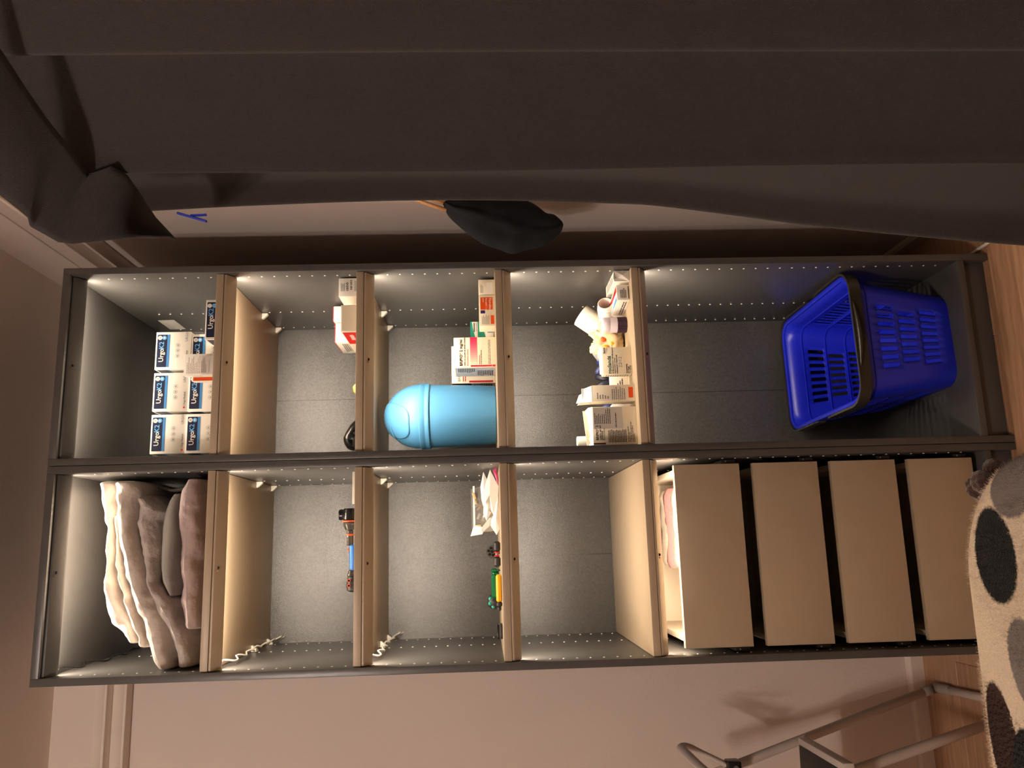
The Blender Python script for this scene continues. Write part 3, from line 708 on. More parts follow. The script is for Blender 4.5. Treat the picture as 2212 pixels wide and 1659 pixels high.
hB = sweep('handle', BH, [(.0125, -.016), (.0165, -.016), (.0170, -.002), (.0165, .006), (.0125, .006)], M_HANDLE, keep=lambda p: p[1] > .03)
sweep('handle_edge', BH, [(.0120, .0055), (.0180, .0055), (.0180, .0078), (.0120, .0078)], M_HGREY, keep=lambda p: p[1] < -.05, parent=hA)
sweep('handle_edge', BH, [(.0120, .0055), (.0170, .0055), (.0170, .0078), (.0120, .0078)], M_HGREY, keep=lambda p: p[1] > .05, parent=hB)
gp = [(-.085 + .17*k/16, -.258 - .006*math.sin(PI*k/16), BH + .004 - .004*math.sin(PI*k/16)) for k in range(17)]
MB().tube(gp, [.002 + .006*math.sin(PI*k/16) for k in range(17)], 10, .7).build('grip', M_HGREY, hA, smooth=True)

# ------------------------------------------------------------------ bedding in the top left compartment
def cloth_mat(name, c, weave=300, bump=.6):
    return mat(name, c, .9, .05, 9, bump, weave, sheen=.2, bdist=.012)
M_DUVET = cloth_mat('white_cotton', (228, 216, 204), 24, .7)
M_GREYW = cloth_mat('grey_waffle_cotton', (196, 186, 178), 34, .8)
M_PILLOW = cloth_mat('pale_grey_cotton', (186, 182, 172), 16, .5)
M_MAUVE = cloth_mat('mauve_jersey', (180, 160, 156), 26, .7)
def cr(pts, n):
    """Catmull-Rom through tuples"""
    out = []; P = [pts[0]] + list(pts) + [pts[-1]]
    for i in range(1, len(P)-2):
        for k in range(n):
            t_ = k/n; p0, p1, p2, p3 = P[i-1], P[i], P[i+1], P[i+2]
            out.append(tuple(.5*((2*b) + (-a+c)*t_ + (2*a-5*b+4*c-d)*t_**2 + (-a+3*b-3*c+d)*t_**3) for a, b, c, d in zip(p0, p1, p2, p3)))
    out.append(tuple(pts[-1])); return out
def loaf(name, m, sam, Yf, dep, parent=None, wr=.006, seed=0, fr=18.0, k=34, sqf=.8):
    """folded cloth seen edge-on: sam = (crop y, crop x upper, crop x lower) of the photographed outline, met with the depth Yf where the fold's front lies"""
    S = cr(sam, 14); pts = []
    n = len(S)
    for i, (cy, cu, cl) in enumerate(S):
        iy = 1020 + cy*.2652; xu = 160 + cu*.2652; xl = 160 + cl*.2652
        pu = PX(xu, iy, 1, Yf + dep*.22); pl = PX(xl, iy, 1, Yf + dep*.18)
        zc, hz = (pu.z+pl.z)/2, max(.002, (pu.z-pl.z)/2)
        e = min(1.0, i/(n*.06)+.15, (n-1-i)/(n*.06)+.15); e = math.sin(min(1, e)*PI/2)
        row = []
        for j in range(k):
            a = 2*PI*j/k; c_, s_ = math.cos(a), math.sin(a)
            yy = Yf + dep/2 - dep/2*math.copysign(abs(c_)**sqf, c_)*e; zz = zc + hz*math.copysign(abs(s_)**.8, s_)*e
            q = Vector((pu.x*fr*.55, yy*fr*.5, zz*fr)) + Vector((seed*5, seed, 0))
            d = wr*(1.3*noise.noise(q) + .8*noise.noise(q*2.3) + 1.4*(.25-abs(noise.noise(q*1.3 + Vector((9, 2, 1))))) + .9*(.2-abs(noise.noise(Vector((q.x*3.2, q.y*2, q.z*2.2))))))
            row.append((pu.x, yy - d*c_*1.2, max(zz + d*s_, Z1 + .001)))
        row.append(row[0]); pts.append(row)
    mb = MB(); mb.grid(pts)
    o = mb.build(name, m, parent, smooth=True, sub=1)
    return o
t = thing('folded_duvet', 'bulky white duvet folded in layers on top of the pile of bedding', 'duvet', (-.25, .1, Z1))
inv = Matrix.Translation((.25, -.1, -Z1))
def under(o):
    o.data.transform(inv); return o
under(loaf('fold', M_DUVET, [(62, 215, 420), (160, 250, 470), (260, 290, 440), (400, 328, 435), (470, 372, 436), (560, 366, 436), (700, 350, 428), (850, 334, 424), (1000, 348, 470), (1150, 392, 560), (1260, 450, 606), (1330, 520, 606), (1385, 560, 605)], .075, .40, t, .010, 1, 16))
under(loaf('fold', M_DUVET, [(330, 400, 470), (450, 432, 470), (600, 436, 490), (760, 430, 505), (900, 430, 535), (1000, 470, 575), (1120, 525, 620), (1220, 575, 655), (1320, 610, 675), (1425, 640, 690)], .062, .40, t, .007, 2, 22))
under(loaf('fold', M_DUVET, [(66, 380, 560), (150, 420, 600), (280, 430, 590), (420, 440, 575), (560, 470, 590), (700, 492, 628), (800, 510, 652), (900, 535, 660), (1020, 565, 715), (1150, 600, 790), (1300, 655, 845), (1450, 695, 880), (1540, 740, 890), (1590, 780, 880)], .050, .42, t, .009, 3, 15))
o = loaf('waffle_blanket', M_GREYW, [(180, 600, 640), (260, 595, 730), (330, 580, 790), (420, 578, 745), (560, 588, 752), (700, 622, 755), (780, 655, 745), (880, 655, 740), (960, 690, 800), (1060, 720, 900), (1180, 790, 950), (1300, 842, 1010), (1420, 876, 1030), (1520, 905, 1040), (1578, 940, 1020)], .055, .40, None, .008, 5, 20)
tag(o, 'grey waffle-weave blanket squeezed under the white duvet', 'blanket')
o = loaf('pillow', M_PILLOW, [(175, 900, 940), (240, 850, 930), (350, 800, 915), (500, 770, 905), (650, 755, 895), (800, 752, 895), (900, 785, 900), (970, 840, 895), (1000, 868, 890)], .085, .36, None, .006, 7, 12)
tag(o, 'pale grey pillow between the waffle blanket and the mauve sheet', 'pillow')
o = loaf('jersey_sheet', M_MAUVE, [(60, 990, 1110), (120, 945, 1110), (230, 925, 1110), (350, 902, 1110), (500, 892, 1110), (650, 886, 1110), (800, 888, 1110), (950, 902, 1110), (1100, 930, 1100), (1200, 958, 1090), (1275, 995, 1070)], .045, .40, None, .009, 9, 17)
tag(o, 'folded mauve grey jersey sheet at the bottom of the pile', 'sheet')
o = MB().tube([PX(160+x*.2652, 1020+y*.2652, 1, .16) for x, y in ((700, 120), (800, 150), (880, 140), (930, 120))], .016, 10, .3).build('fabric_strap', mat('dark_grey_webbing', (92, 84, 80), .8, .05, 60), smooth=True)
tag(o, 'dark grey fabric strap in the corner between the duvet and the mauve sheet', 'strap')

# ------------------------------------------------------------------ second left compartment: tool with orange rings
t = thing('handheld_tool', 'black, clear and blue handheld tool with orange rings lying on the shelf', 'tool', (-.21, .125, Z2))
c = -.21; zc = 1.660-Z2
M_ORP = mat('orange_plastic', (232, 96, 44), .4); M_BLP = mat('bright_blue_plastic', (38, 120, 204), .35)
def seg(name, xa, xb, ra, rb_, m, z=zc, n=28):
    e = .003 if abs(xb-xa) > .012 else .0006; sg = 1 if xb > xa else -1
    return MB().lathe([(ra-e*.7, xa-c), (ra, xa-c+sg*e), (rb_, xb-c-sg*e), (rb_-e*.7, xb-c)], (0, 0, z), n, 'X').build(name, m, t, smooth=True, auto=True)
MB().lathe([(.0115, 0), (.0145, .002), (.0145, .028), (.0135, .030), (.0135, .040), (.012, .042)], (-.128-c, -.002, .014), 28).build('dust_cup', M_BLACKP, t, smooth=True, auto=True)
seg('coupling', -.113, -.143, .021, .022, M_BLACKP)
seg('orange_ring', -.143, -.1465, .0235, .0235, M_ORP)
seg('clear_body', -.1465, -.166, .021, .017, M_SMOKE)
seg('neck', -.166, -.205, .0085, .0085, M_SMOKE, zc+.003)
seg('orange_ring', -.176, -.1805, .0105, .0105, M_ORP, zc+.003)
seg('blue_grip', -.203, -.265, .0105, .0095, M_BLP, zc-.006)
MB().box(-.0035, .0035, -.0035, .0035, 0, .005).build('button', M_ORP, t, bevel=.001).location = (-.216-c, 0, zc+.0035)
seg('tail', -.265, -.282, .009, .012, M_SMOKE, zc-.002)
MB().lathe([(.010, 0), (.0175, .004), (.019, .018), (.016, .036), (.009, .040)], (-.318-c, 0, zc-.008), 28, 'X').build('end_cap', M_BLACKM, t, smooth=True, auto=True)
for dx in (-.290, -.302):
    MB().lathe([(.0042, 0), (.0042, .003)], (dx-c, -.0195, zc+.002), 14, 'Y').build('orange_slot', M_ORP, t)
    MB().lathe([(.0026, -.0008), (.0026, .002)], (dx-c, -.0195, zc+.002), 14, 'Y').build('painted_slot_hole', M_BLACKP, t)  # black disc painted in for the dark inside the slot
tag(MB().box(-.105, -.026, .055, .062, Z2, Z2+.0125).build('white_strip', M_WPLAS, bevel=.001), 'thin white plastic strip lying along the shelf edge by the partition', 'strip')

# ------------------------------------------------------------------ third left compartment: bag, envelopes, screwdrivers
t = thing('zip_bag', 'clear zip bag of small beige fittings leaning behind the envelopes', 'bag', (-.115, .22, Z3))
MB().add([(-.062, .0, 0), (.066, .0, 0), (.066, .03, 0), (-.062, .03, 0), (-.066, .012, .073), (.050, .012, .075), (.050, .018, .075), (-.066, .018, .073)], [(0, 1, 5, 4), (1, 2, 6, 5), (2, 3, 7, 6), (3, 0, 4, 7), (4, 5, 6, 7)]).build('bag_film', M_CLEAR, t, recalc=True)
MB().box(-.066, .058, .010, .0135, .064, .069).build('zip_strip', M_WPLAS, t)
rnd = random.Random(3); M_BEIGEP = mat('beige_fitting', (206, 176, 132), .6, .1, 40)
for k in range(16):
    x, z = rnd.uniform(-.05, .045), rnd.uniform(.012, .066)
    o = MB().box(-.009, .009, -.002, .002, -.0035, .0035).build('fitting', M_BEIGEP if k % 4 else M_WPLAS, t, bevel=.0008); o.location = (x, rnd.uniform(.004, .02), z); o.rotation_euler = (rnd.uniform(-.4, .4), rnd.uniform(-1.5, 1.5), rnd.uniform(-.5, .5))
def paper(label, px, Y, m=M_PAPER, tilt=0.0, cat='envelope', group='torn envelopes and papers', th=.0016):
    vs = []
    for k, (x, y) in enumerate(px):
        p = PX(x, y, 1, Y); p2 = PX(x, y, 1, Y + tilt*(k % 2)); vs.append(Vector((p2.x, p2.y, max(p2.z, Z3+.001))))
    c_ = sum(vs, Vector())/len(vs)
    mb = MB(); n = len(vs); mb.add(list(vs) + [c_ + Vector((0, -.004, 0))], [(i, (i+1) % n, n) for i in range(n)])
    return tag(mb.build('envelope', m, solid=th), label, cat, group)
def zp(l): return [(1000+x*.10246, 1000+y*.10246) for x, y in l]
paper('white printed envelope standing behind the opened one', zp([(430, 190), (510, 360), (520, 640), (430, 930), (390, 760), (370, 500)]), .19, M_PAPER)
paper('tan inner sheet showing inside the opened envelope', zp([(530, 440), (590, 420), (620, 900), (560, 780), (520, 640)]), .175, mat('tan_paper', (190, 140, 84), .7))
paper('opened white envelope with pointed flap', zp([(570, 140), (770, 490), (740, 660), (650, 1110), (590, 1000), (620, 900), (590, 420), (520, 480), (470, 720), (440, 900), (400, 760), (480, 430)]), .16)
paper('white folded sheet below the opened envelope', zp([(530, 660), (610, 910), (520, 1120), (600, 1040), (500, 1230), (430, 1060), (440, 930)]), .165)
paper('white torn paper corner sticking out past the zip bag', zp([(230, 1320), (290, 1330), (400, 1420), (560, 1160), (600, 1150), (560, 1330), (440, 1440), (410, 1500), (160, 1545)]), .15)
paper('grey and white crumpled strip at the foot of the envelopes', zp([(640, 1110), (740, 680), (780, 1050), (760, 1130), (770, 1400), (710, 1520), (580, 1320), (600, 1180)]), .145)
paper('pink and black printed wrapper behind the envelope flap', zp([(630, 160), (700, 105), (740, 300), (770, 480), (700, 330)]), .155, mat('pink_wrapper', (206, 70, 110), .4, .5, 60))
def driver(name, label, x0, x1, y, z, parts):
    t = thing(name, label, 'tool', (x0, y, Z3)); 
    for nm, a, b, r, m, fl in parts:
        L_ = x1-x0; xa, xb = L_*a, L_*b; e = min(.004, abs(xb-xa)*.3)*(1 if xb > xa else -1)
        MB().lathe([(r*.6, xa), (r, xa+e), (r, xb-e), (r*.6, xb)], (0, 0, z), fl, 'X').build(nm, m, t, smooth=True, auto=True)
    return t
M_GREENP = mat('translucent_green_plastic', (10, 104, 58), .12, trans=.35); M_YELP = mat('yellow_plastic', (240, 176, 16), .35)
driver('nut_driver', 'small black tool with red rings lying on the shelf', -.205, -.268, .13, .0095, [('grip', 0, .40, .0085, M_BLACKM, 16), ('red_ring', .40, .46, .0065, M_RED, 16), ('shaft', .44, .56, .0045, M_STEEL, 12), ('red_ring', .54, .60, .0065, M_RED, 16), ('grip', .60, 1, .0085, M_BLACKM, 16)])
driver('screwdriver', 'green translucent screwdriver handle lying behind the yellow knife', -.272, -.345, .14, .0145, [('collar', 0, .13, .0125, M_GREENP, 10), ('neck', .11, .22, .0095, M_GREENP, 16), ('grip', .2, 1, .0112, M_GREENP, 10)])
driver('utility_knife', 'yellow knife with a dark tip lying at the front of the shelf', -.285, -.372, .085, .0075, [('grip', 0, .76, .0072, M_YELP, 14), ('tip', .74, .9, .0072, M_BLACKM, 14), ('point', .88, 1, .0048, M_BLACKM, 12)])
t = thing('bit_holder', 'clear round bit holder with black discs for holes', 'tool', (-.231, .235, Z3))
MB().lathe([(.0155, 0), (.0172, .002), (.0172, .016), (.0155, .018)], (0, 0, .021), 28, 'Y').build('holder_body', M_SMOKE, t, smooth=True, auto=True)
for k in range(6):
    a = k*PI/3 + .3; MB().lathe([(.0036, 0), (.0036, .003)], (.0095*math.cos(a), -.0016, .021+.0095*math.sin(a)), 14, 'Y').build('painted_bit_hole', M_BLACKP, t)  # holes are black discs, their shade put into the colour
MB().lathe([(.0036, 0), (.0036, .003)], (0, -.0016, .021), 14, 'Y').build('painted_bit_hole', M_BLACKP, t)
MB().lathe([(.006, 0), (.008, .0035)], (0, .009, 0), 14).build('foot', M_SMOKE, t)
t = thing('ratchet_ball', 'black ratchet knob with teal pads behind the green screwdriver', 'tool', (-.357, .20, Z3))
blob('knob', None, None, (0, 0, .0175), (.019, .018, .0195), M_BLACKM, .04, 2, 1, parent=t)
for k, (dx, dz) in enumerate(((-.012, .004), (-.004, .012), (.008, .011), (.013, .001), (.003, .001), (-.006, -.006))): blob('teal_pad', None, None, (dx, -.0145 + .25*abs(dx)**1.0, .0175+dz), (.0052, .0035, .0048), M_TEAL, .05, 2, k, parent=t, n=16, k=10, flat=False)
t = thing('card_case', 'small black case lying by the side panel near the yellow knife', 'case', (-.442, .12, Z3))
MB().box(0, .034, 0, .045, 0, .006).build('tray', M_BLACKM, t, bevel=.001)
MB().box(.0005, .0335, .001, .044, .006, .0072).build('steel_band', M_STEEL, t)
MB().box(0, .034, 0, .045, .0072, .0135).build('lid', M_BLACKP, t, bevel=.001)

# ------------------------------------------------------------------ clothes rack cover: heavy charcoal curtain
M_CURT = mat('charcoal_fabric', (52, 47, 45), .95, .10, 130, .8, 620, sheen=.1, spec=.15)
prof = [(-1.75, .50), (-1.45, .53), (-1.25, .51), (-1.08, .482), (-.985, .455), (-.958, .452), (-.945, .465), (-.935, .484), (-.90, .496), (-.84, .488), (-.76, .468), (-.70, .448), (-.665, .432), (-.650, .430), (-.640, .446), (-.62, .486), (-.55, .520), (-.46, .545), (-.38, .560), (-.33, .564), (-.30, .552), (-.278, .538), (-.266, .540), (-.266, .556), (-.285, .572), (-.33, .590)]
C_ = cr(prof, 8)
TOPZ = [(-1.76, 2.20), (-.2, 2.20)]
def itp(tab, v):
    for (a, fa), (b, fb) in zip(tab, tab[1:]):
        if v <= b: return fa + (fb-fa)*max(0, (v-a))/(b-a)
    return tab[-1][1]
def curt(z0, z1, nz=60):
    pts = []
    for i in range(nz+1):
        f = i/nz; row = []
        for j, (yy, xx) in enumerate(C_):
            zt_ = itp(TOPZ, yy)
            z = z0 + (zt_-z0)*f
            # far edge swings towards the room near the floor and back behind at mid height
            k = max(0.0, (yy+.66)/.39)
            ez = -.014 - .115*max(0, (.95-z)/.95)**1.2 + .018*math.sin((z-.9)*2.4)
            g = .008*noise.noise(Vector((yy*3, z*1.1, 2)))
            top = max(0, (f-.985)/.015)
            row.append((xx + k*ez + g + top*.025, yy - .03*k*max(0, (.6-z)/.6) , z))
        pts.append(row)
    return pts
t = thing('curtain', 'heavy charcoal fabric curtain hanging in wide folds beside the wardrobe', 'curtain', (.5, -.9, 0))
o = MB().grid(curt(.004, 2.0)).build('folded_panel', M_CURT, t, smooth=True, solid=.004); o.location = (-.5, .9, 0)
# the loose flap over the top
XF = .42
hem = [(-320, -330), (0, 105), (55, 190), (100, 255), (150, 318), (192, 377), (216, 368), (241, 359), (275, 378), (300, 415), (335, 470), (381, 519)]
upp = [(-320, 20), (0, 421), (35, 448), (62, 472), (66, 489), (100, 508), (125, 522), (160, 526), (205, 522), (250, 516), (310, 511), (372, 511)]
def linr(P, n):
    return [tuple(a_ + (b_-a_)*k/n for a_, b_ in zip(P[i], P[i+1])) for i in range(len(P)-1) for k in range(n)] + [P[-1]]
A_ = linr(hem, 6); B_ = linr(upp, 6); pts = []
for i in range(13):
    f = i/12; row = []
    for q, (a, b) in enumerate(zip(A_, B_)):
        x, y = a[0]+(b[0]-a[0])*f, a[1]+(b[1]-a[1])*f
        p = PX(x, y, 0, XF + .004*math.sin(q*.16 + f*2.0) - .095*f); row.append(tuple(p))
    pts.append(row)
o = MB().grid(pts).build('top_flap', M_CURT, t, smooth=True, solid=.003); o.location = (-.5, .9, 0)
o = MB().tube([(.585, -1.75, 2.185), (.585, -.34, 2.185)], .012, 12).build('rail', M_BLACKM, t, smooth=True); o.location = (-.5, .9, 0)

# wooden hanger with a black garment between curtain and wardrobe
YG = -.16
t = thing('hanging_garment', 'black garment on a wooden hanger between the curtain and the wardrobe', 'garment', (.55, YG, 1.1))
M_HANG = mat('hanger_wood', (196, 140, 84), .45, .15, 30, stretch=(4, 4, 30)); M_GARM = mat('black_knit', (30, 31, 33), .9, .1, 90, .5, 500, spec=.2)
def sub(o, c=(.55, YG, 1.1)): o.data.transform(Matrix.Translation((-c[0], -c[1], -c[2]))); return o
h0, h1, h2 = PX(880, 424, 1, YG), PX(925, 441, 1, YG), PX(968, 455, 1, YG)
sub(MB().tube([h0, h1, h2], .0075, 12, .55).build('hanger_arm', M_HANG, t, smooth=True))
h0, h1, h2 = PX(905, 418, 1, YG+.02), PX(945, 432, 1, YG+.02), PX(980, 444, 1, YG+.02)
sub(MB().tube([h0, h1, h2], .010, 12, .7).build('hanger_arm', M_HANG, t, smooth=True))
right = [(957, 441), (968, 466), (990, 488), (1015, 508), (1045, 528), (1080, 540), (1106, 549), (1135, 541), (1165, 535), (1195, 518), (1212, 500), (1217, 486)]
left = [(960, 436), (985, 428), (1010, 425), (1040, 424), (1070, 424), (1100, 426), (1125, 430), (1145, 436), (1162, 446), (1178, 460), (1196, 464), (1215, 480)]
A_ = cr(right, 5); B_ = cr(left, 5); front = []; back = []
for q, (a, b) in enumerate(zip(A_, B_)):
    rf, rb2 = [], []
    for i in range(15):
        f = i/14; x, y = a[0]+(b[0]-a[0])*f, a[1]+(b[1]-a[1])*f; bul = math.sin(PI*f)**.6*.038*math.sin(PI*min(1, max(0, q/(len(A_)-1))))**.5
        p = PX(x, y, 1, YG); nn = .010*noise.noise(Vector((x*.02, y*.035, 3)))
        fold = .010*math.exp(-((f-.28 - .12*math.sin(q*.08))/.06)**2)
        rf.append((p.x, YG - bul - nn*min(1, bul*60) - fold*min(1, bul*60), p.z)); rb2.append((p.x, YG + bul + nn*min(1, bul*60), p.z))
    front.append(rf); back.append(rb2)
mb = MB(); mb.grid(front); mb.grid([r_[::-1] for r_ in back])
sub(mb.build('garment_body', M_GARM, t, smooth=True))
# blue peg
t = thing('clothes_peg', 'blue plastic peg behind the curtain edge under the flap', 'peg', (0, 0, 0))
pa, pb, pc = PX(404, 466, 1, -.262), PX(446, 478, 1, -.262), PX(446, 464, 1, -.262)
M_PEG = mat('blue_peg_plastic', (34, 60, 190), .4)
MB().tube([pa + (pa-pb)*.5, pa, pb], .005, 4, .6).build('peg_arm', M_PEG, t); MB().tube([pa.lerp(pc, .2), pc], .005, 4, .6).build('peg_arm', M_PEG, t)
# white cable on the floor beside the wardrobe corner
tag(MB().tube([(.513, .06, .0045), (.516, .03, .0045), (.518, -.02, .0045), (.519, -.05, .0045), (.515, -.2, .0045), (.52, -.5, .0045)], .0045, 10).build('floor_cable', M_WPLAS, smooth=True), 'white cable on the floor beside the wardrobe corner', 'cable')

# ------------------------------------------------------------------ folding step stool at the left wall
M_STOOL = mat('off_white_metal', (206, 194, 184), .4, .02, 20)
t = thing('step_stool', 'off-white folding step stool with black tread leaning open by the wall', 'step stool', (-.80, .35, 0))
def st_(o): o.data.transform(Matrix.Translation((.80, -.35, 0))); return o
F1 = Vector((-.661, .497, .014)); F2 = PX(2140, 1511, 2, .014)
K1 = PX(1592, 1652, 1, .33); TOP = PX(1476, 1611, 1, .30)
def ext(a, b, f): return a + (b-a)*f
st_(MB().tube([F1, ext(F1, K1, .5), K1, ext(F1, K1, 1.25)], .0125, 14).build('rear_leg', M_STOOL, t, smooth=True))
F1b = ext(F1, F2, 2.0)
st_(MB().tube([F1, F2, F1b], .0115, 14).build('floor_bar', M_STOOL, t, smooth=True))
st_(MB().tube([ext(F1, K1, .07), ext(F1, K1, .02), F1, ext(F1, F2, .1), ext(F1, F2, .3)], [.0135, .0145, .0155, .0145, .0135], 14).build('foot_sleeve', mat('grey_rubber', (150, 138, 128), .6), t, smooth=True))
G1 = Vector((-.715, .262, .014)); G2 = PX(1862, 1659, 1, .17); 
st_(MB().tube([G1, ext(G1, G2, .5), G2, ext(G1, G2, 1.7)], .0135, 14).build('front_leg', M_STOOL, t, smooth=True))
# handle bow at the top, running out of the picture
hb = [PX(1590, 1662, 1, .30), PX(1520, 1628, 1, .30), PX(1490, 1613, 1, .30), TOP, PX(1474, 1618, 1, .28), PX(1500, 1645, 1, .22), PX(1530, 1672, 1, .16)]
st_(MB().tube(cr([tuple(p) for p in hb], 5), .0125, 12, .6).build('handle_bow', M_STOOL, t, smooth=True))
kp = PX(1583, 1652, 1, .29)
hc = st_(MB().box(kp.x-.02, kp.x+.012, kp.y-.02, kp.y+.02, kp.z-.018, kp.z+.018).build('hinge_clip', M_BLACKP, t, bevel=.004))
st_(MB().lathe([(.007, 0), (.007, .003), (.004, .0035)], (kp.x-.004, kp.y-.0225, kp.z-.002), 16, 'Y').build('hinge_screw', M_STEEL, hc))
# tread: black rubber mat in an off-white frame
ta, tb = PX(1722, 1592, 1, .30), PX(1838, 1645, 1, .06)
tz = (ta.z + .005)
ta = PX(1722, 1592, 1, .34)
zt2 = ta.z; tb = PX(1838, 1648, 2, zt2-.02)
dirf = Vector((tb.x-ta.x, tb.y-ta.y, 0)); side = Vector((-.34, .02, 0))
q = [ta, Vector((tb.x, tb.y, zt2)), Vector((tb.x, tb.y, zt2)) + side, ta + side]
tf = st_(MB().hexa([v - Vector((0, 0, .030)) for v in q], [v for v in q]).build('tread_frame', M_STOOL, t, bevel=.006))
cen = sum(q, Vector())/4
st_(MB().hexa([cen + (v-cen)*.90 + Vector((0, 0, -.002)) for v in q], [cen + (v-cen)*.90 + Vector((0, 0, .002)) for v in q]).build('tread_mat', M_BLACKM, tf, bevel=.001))

# ------------------------------------------------------------------ spotted plush seat in the foreground
def plush_mat():
    m = bpy.data.materials.new('spotted_plush'); m.use_nodes = True; nt = m.node_tree; b = nt.nodes['Principled BSDF']
    b.inputs['Roughness'].default_value = .95; b.inputs['Sheen Weight'].default_value = .08; b.inputs['Specular IOR Level'].default_value = .1
    tc = nt.nodes.new('ShaderNodeTexCoord'); 
    nz = nt.nodes.new('ShaderNodeTexNoise'); nz.inputs['Scale'].default_value = 180; nt.links.new(tc.outputs['Object'], nz.inputs['Vector'])
    sb = nt.nodes.new('ShaderNodeVectorMath'); sb.operation = 'MULTIPLY_ADD'; sb.inputs[1].default_value = (.010, .010, .010)
    nt.links.new(nz.outputs['Color'], sb.inputs[0]); nt.links.new(tc.outputs['Object'], sb.inputs[2])
    rp = nt.nodes.new('ShaderNodeValToRGB'); rp.color_ramp.elements[0].color = lin((214, 192, 166)); rp.color_ramp.elements[1].color = lin((240, 220, 194))
    nt.links.new(nz.outputs['Fac'], rp.inputs['Fac']); col = rp.outputs['Color']
    for (cx, cy, rx, ry, an, c) in SPOTS:
        mp = nt.nodes.new('ShaderNodeMapping'); mp.vector_type = 'TEXTURE'; mp.inputs['Location'].default_value = (cx+.005, cy+.005, 0); mp.inputs['Rotation'].default_value = (0, 0, an); mp.inputs['Scale'].default_value = (rx, ry, 1e6)
        nt.links.new(sb.outputs[0], mp.inputs['Vector'])
        ln = nt.nodes.new('ShaderNodeVectorMath'); ln.operation = 'LENGTH'; nt.links.new(mp.outputs['Vector'], ln.inputs[0])
        cr_ = nt.nodes.new('ShaderNodeMapRange'); cr_.inputs[1].default_value = .94; cr_.inputs[2].default_value = 1.03; cr_.inputs[3].default_value = 1; cr_.inputs[4].default_value = 0
        nt.links.new(ln.outputs['Value'], cr_.inputs[0])
        mx = nt.nodes.new('ShaderNodeMix'); mx.data_type = 'RGBA'; nt.links.new(cr_.outputs[0], mx.inputs[0]); nt.links.new(col, mx.inputs[6]); mx.inputs[7].default_value = lin(c); col = mx.outputs[2]
    nt.links.new(col, b.inputs['Base Color'])
    bp = nt.nodes.new('ShaderNodeBump'); bp.inputs['Strength'].default_value = 1.0; bp.inputs['Distance'].default_value = .004; n2 = nt.nodes.new('ShaderNodeTexNoise'); n2.inputs['Scale'].default_value = 420; n2.inputs['Detail'].default_value = 3
    nt.links.new(tc.outputs['Object'], n2.inputs['Vector']); nt.links.new(n2.outputs['Fac'], bp.inputs['Height']); nt.links.new(bp.outputs['Normal'], b.inputs['Normal'])
    return m
PZ = .468; PC = (-.72, -.93)
def spot(px, py, rx, ry, an, c):
    p = PX(px, py, 2, PZ); return (p.x-PC[0], p.y-PC[1], rx, ry, an, c)
BLK, BRN, GRY = (24, 21, 20), (50, 26, 19), (124, 114, 108)
SPOTS = [spot(2153, 1198, .082, .057, .25, BLK), spot(2175, 1038, .062, .062, .2, GRY), spot(2176, 1592, .088, .045, .1, BRN), spot(2238, 1440, .075, .045, .2, GRY), spot(2250, 1690, .08, .05, 0, BLK), spot(2310, 1250, .09, .06, .4, BRN)]
for gx in range(-3, 3):
    for gy in range(-3, 1):
        SPOTS.append((gx*.26 + (.12 if gy % 2 else 0), gy*.22 - .20, .09, .06, .3*gx, (BLK, BRN, GRY)[(gx*2+gy) % 3]))
M_PLUSH = plush_mat()
t = thing('plush_pouf', 'cream plush pouf with black, brown and grey oval spots', 'pouf', (PC[0], PC[1], 0))
# outline of the cushion in plan, right end rounded, seen from its far edge
def plan(s):
    hx, hy, r = .64, .455, .20; P = []
    for cx, cy, a0 in ((hx-r, hy-r, 0), (-hx+r, hy-r, PI/2), (-hx+r, -hy+r, PI), (hx-r, -hy+r, 1.5*PI)):
        for k in range(13):
            a = a0 + PI/2*k/12; P.append((cx + r*math.cos(a), cy + r*math.sin(a)))
    return [(x*s if True else x, y*s) for x, y in P]
layers = [(.05, .985), (.15, 1.0), (.31, 1.0), (.40, .998), (.44, .985), (.46, .955), (.472, .90), (.478, .75), (.482, .5), (.483, .2), (.483, .02)]
pts = []
for z, s_ in layers:
    P = plan(s_); row = []
    for (x, y) in P:
        d = .010*noise.noise(Vector((x*4, y*4, z*3))); row.append((x, y, z + d))
    row.append(row[0]); pts.append(row)
mb = MB(); mb.grid(pts)
cov = mb.build('plush_cover', M_PLUSH, t, smooth=True, sub=2)
ps = cov.modifiers.new('fur', 'PARTICLE_SYSTEM').particle_system; pst = ps.settings
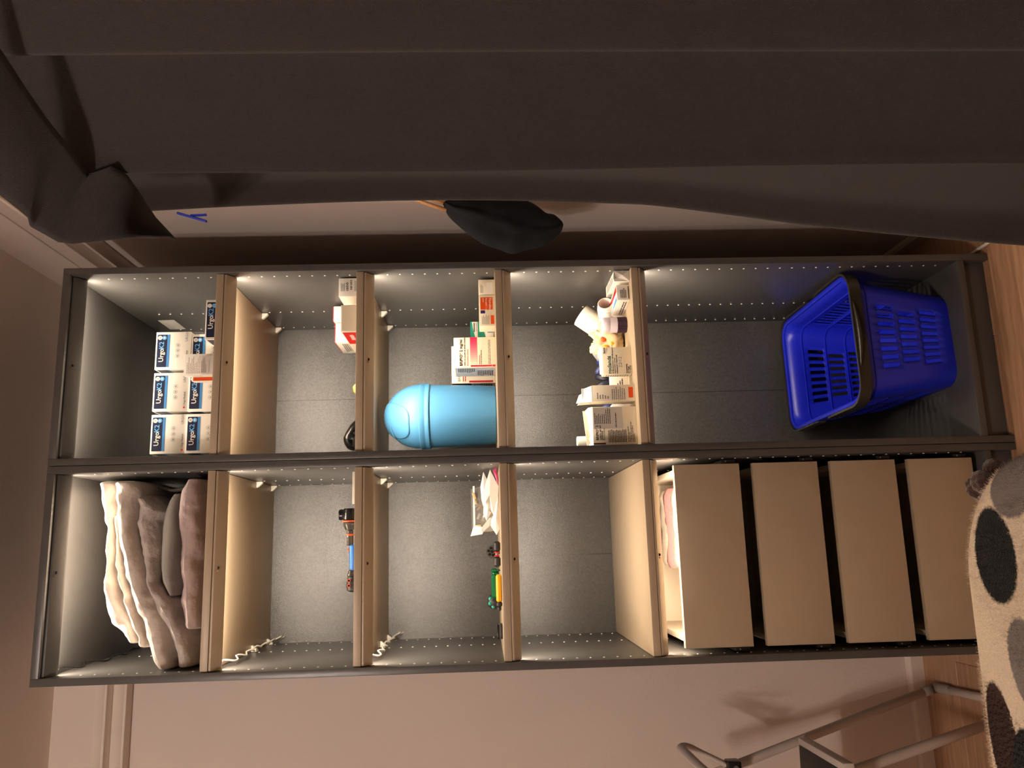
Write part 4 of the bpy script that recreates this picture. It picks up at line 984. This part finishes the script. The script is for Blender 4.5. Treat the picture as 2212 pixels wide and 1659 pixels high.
pst.type = 'HAIR'; pst.count = 160000; pst.hair_length = .0045; pst.hair_step = 2; pst.root_radius = .35; pst.tip_radius = .15; pst.radius_scale = .0012
pst.brownian_factor = .0015; pst.use_advanced_hair = True; pst.display_percentage = 5; ps.seed = 3
MB().box(-.60, .60, -.42, .42, .0, .08).build('pouf_base', mat('dark_pouf_base', (40, 34, 32), .7), t, bevel=.02)
# brown plush toy resting behind the seat edge
t = thing('plush_toy', 'dark brown plush toy lying on the far corner of the spotted pouf', 'plush toy', (-.16, -.50, .40))
M_TOY = mat('dark_brown_plush', (58, 32, 22), .95, .2, 120, 1.0, 380, sheen=.4)
q1 = PX(2113, 1042, 1, -.47); q2 = PX(2132, 1012, 1, -.455)
blob('head', None, None, (q1.x+.16, .03, q1.z-.40-.008), (.022, .020, .020), M_TOY, .12, 3, 2, parent=t)
blob('paw', None, None, (q2.x+.16, .045, q2.z-.40-.012), (.018, .016, .018), M_TOY, .12, 3, 4, parent=t)
blob('body', None, None, (q1.x+.15, .045, -.03), (.030, .02, .045), M_TOY, .1, 3, 5, parent=t)

# ------------------------------------------------------------------ the room's ceiling lamp (behind the camera's left shoulder)
t = thing('ceiling_lamp_offscreen', 'ceiling lamp with three bulbs on short white arms', 'lamp', (LAMP_POS[0], LAMP_POS[1], ZC))
MB().lathe([(.06, 0), (.06, -.015), (.03, -.03), (.012, -.035), (.012, -.05)], n=28).build('stem', M_WPLAS, t, smooth=True, auto=True)
M_BULB = mat('lit_bulb', (255, 240, 220), .5, emit=BULB_COL, estr=BULB_STR)
for k in range(3):
    a = 2*PI*k/3 + .4; bx, by = .13*math.cos(a), .13*math.sin(a)
    ar = MB().tube([(0, 0, -.04), (bx*.9, by*.9, -.035), (bx, by, -.045)], .006, 8).build('arm', M_WPLAS, t, smooth=True)
    MB().lathe([(.012, -.043), (.016, -.055), (.034, -.080), (.04, -.105), (.034, -.130), (.018, -.144), (.001, -.146)], (bx, by, 0), 20).build('bulb_offscreen', M_BULB, ar, smooth=True)
convert_texts()
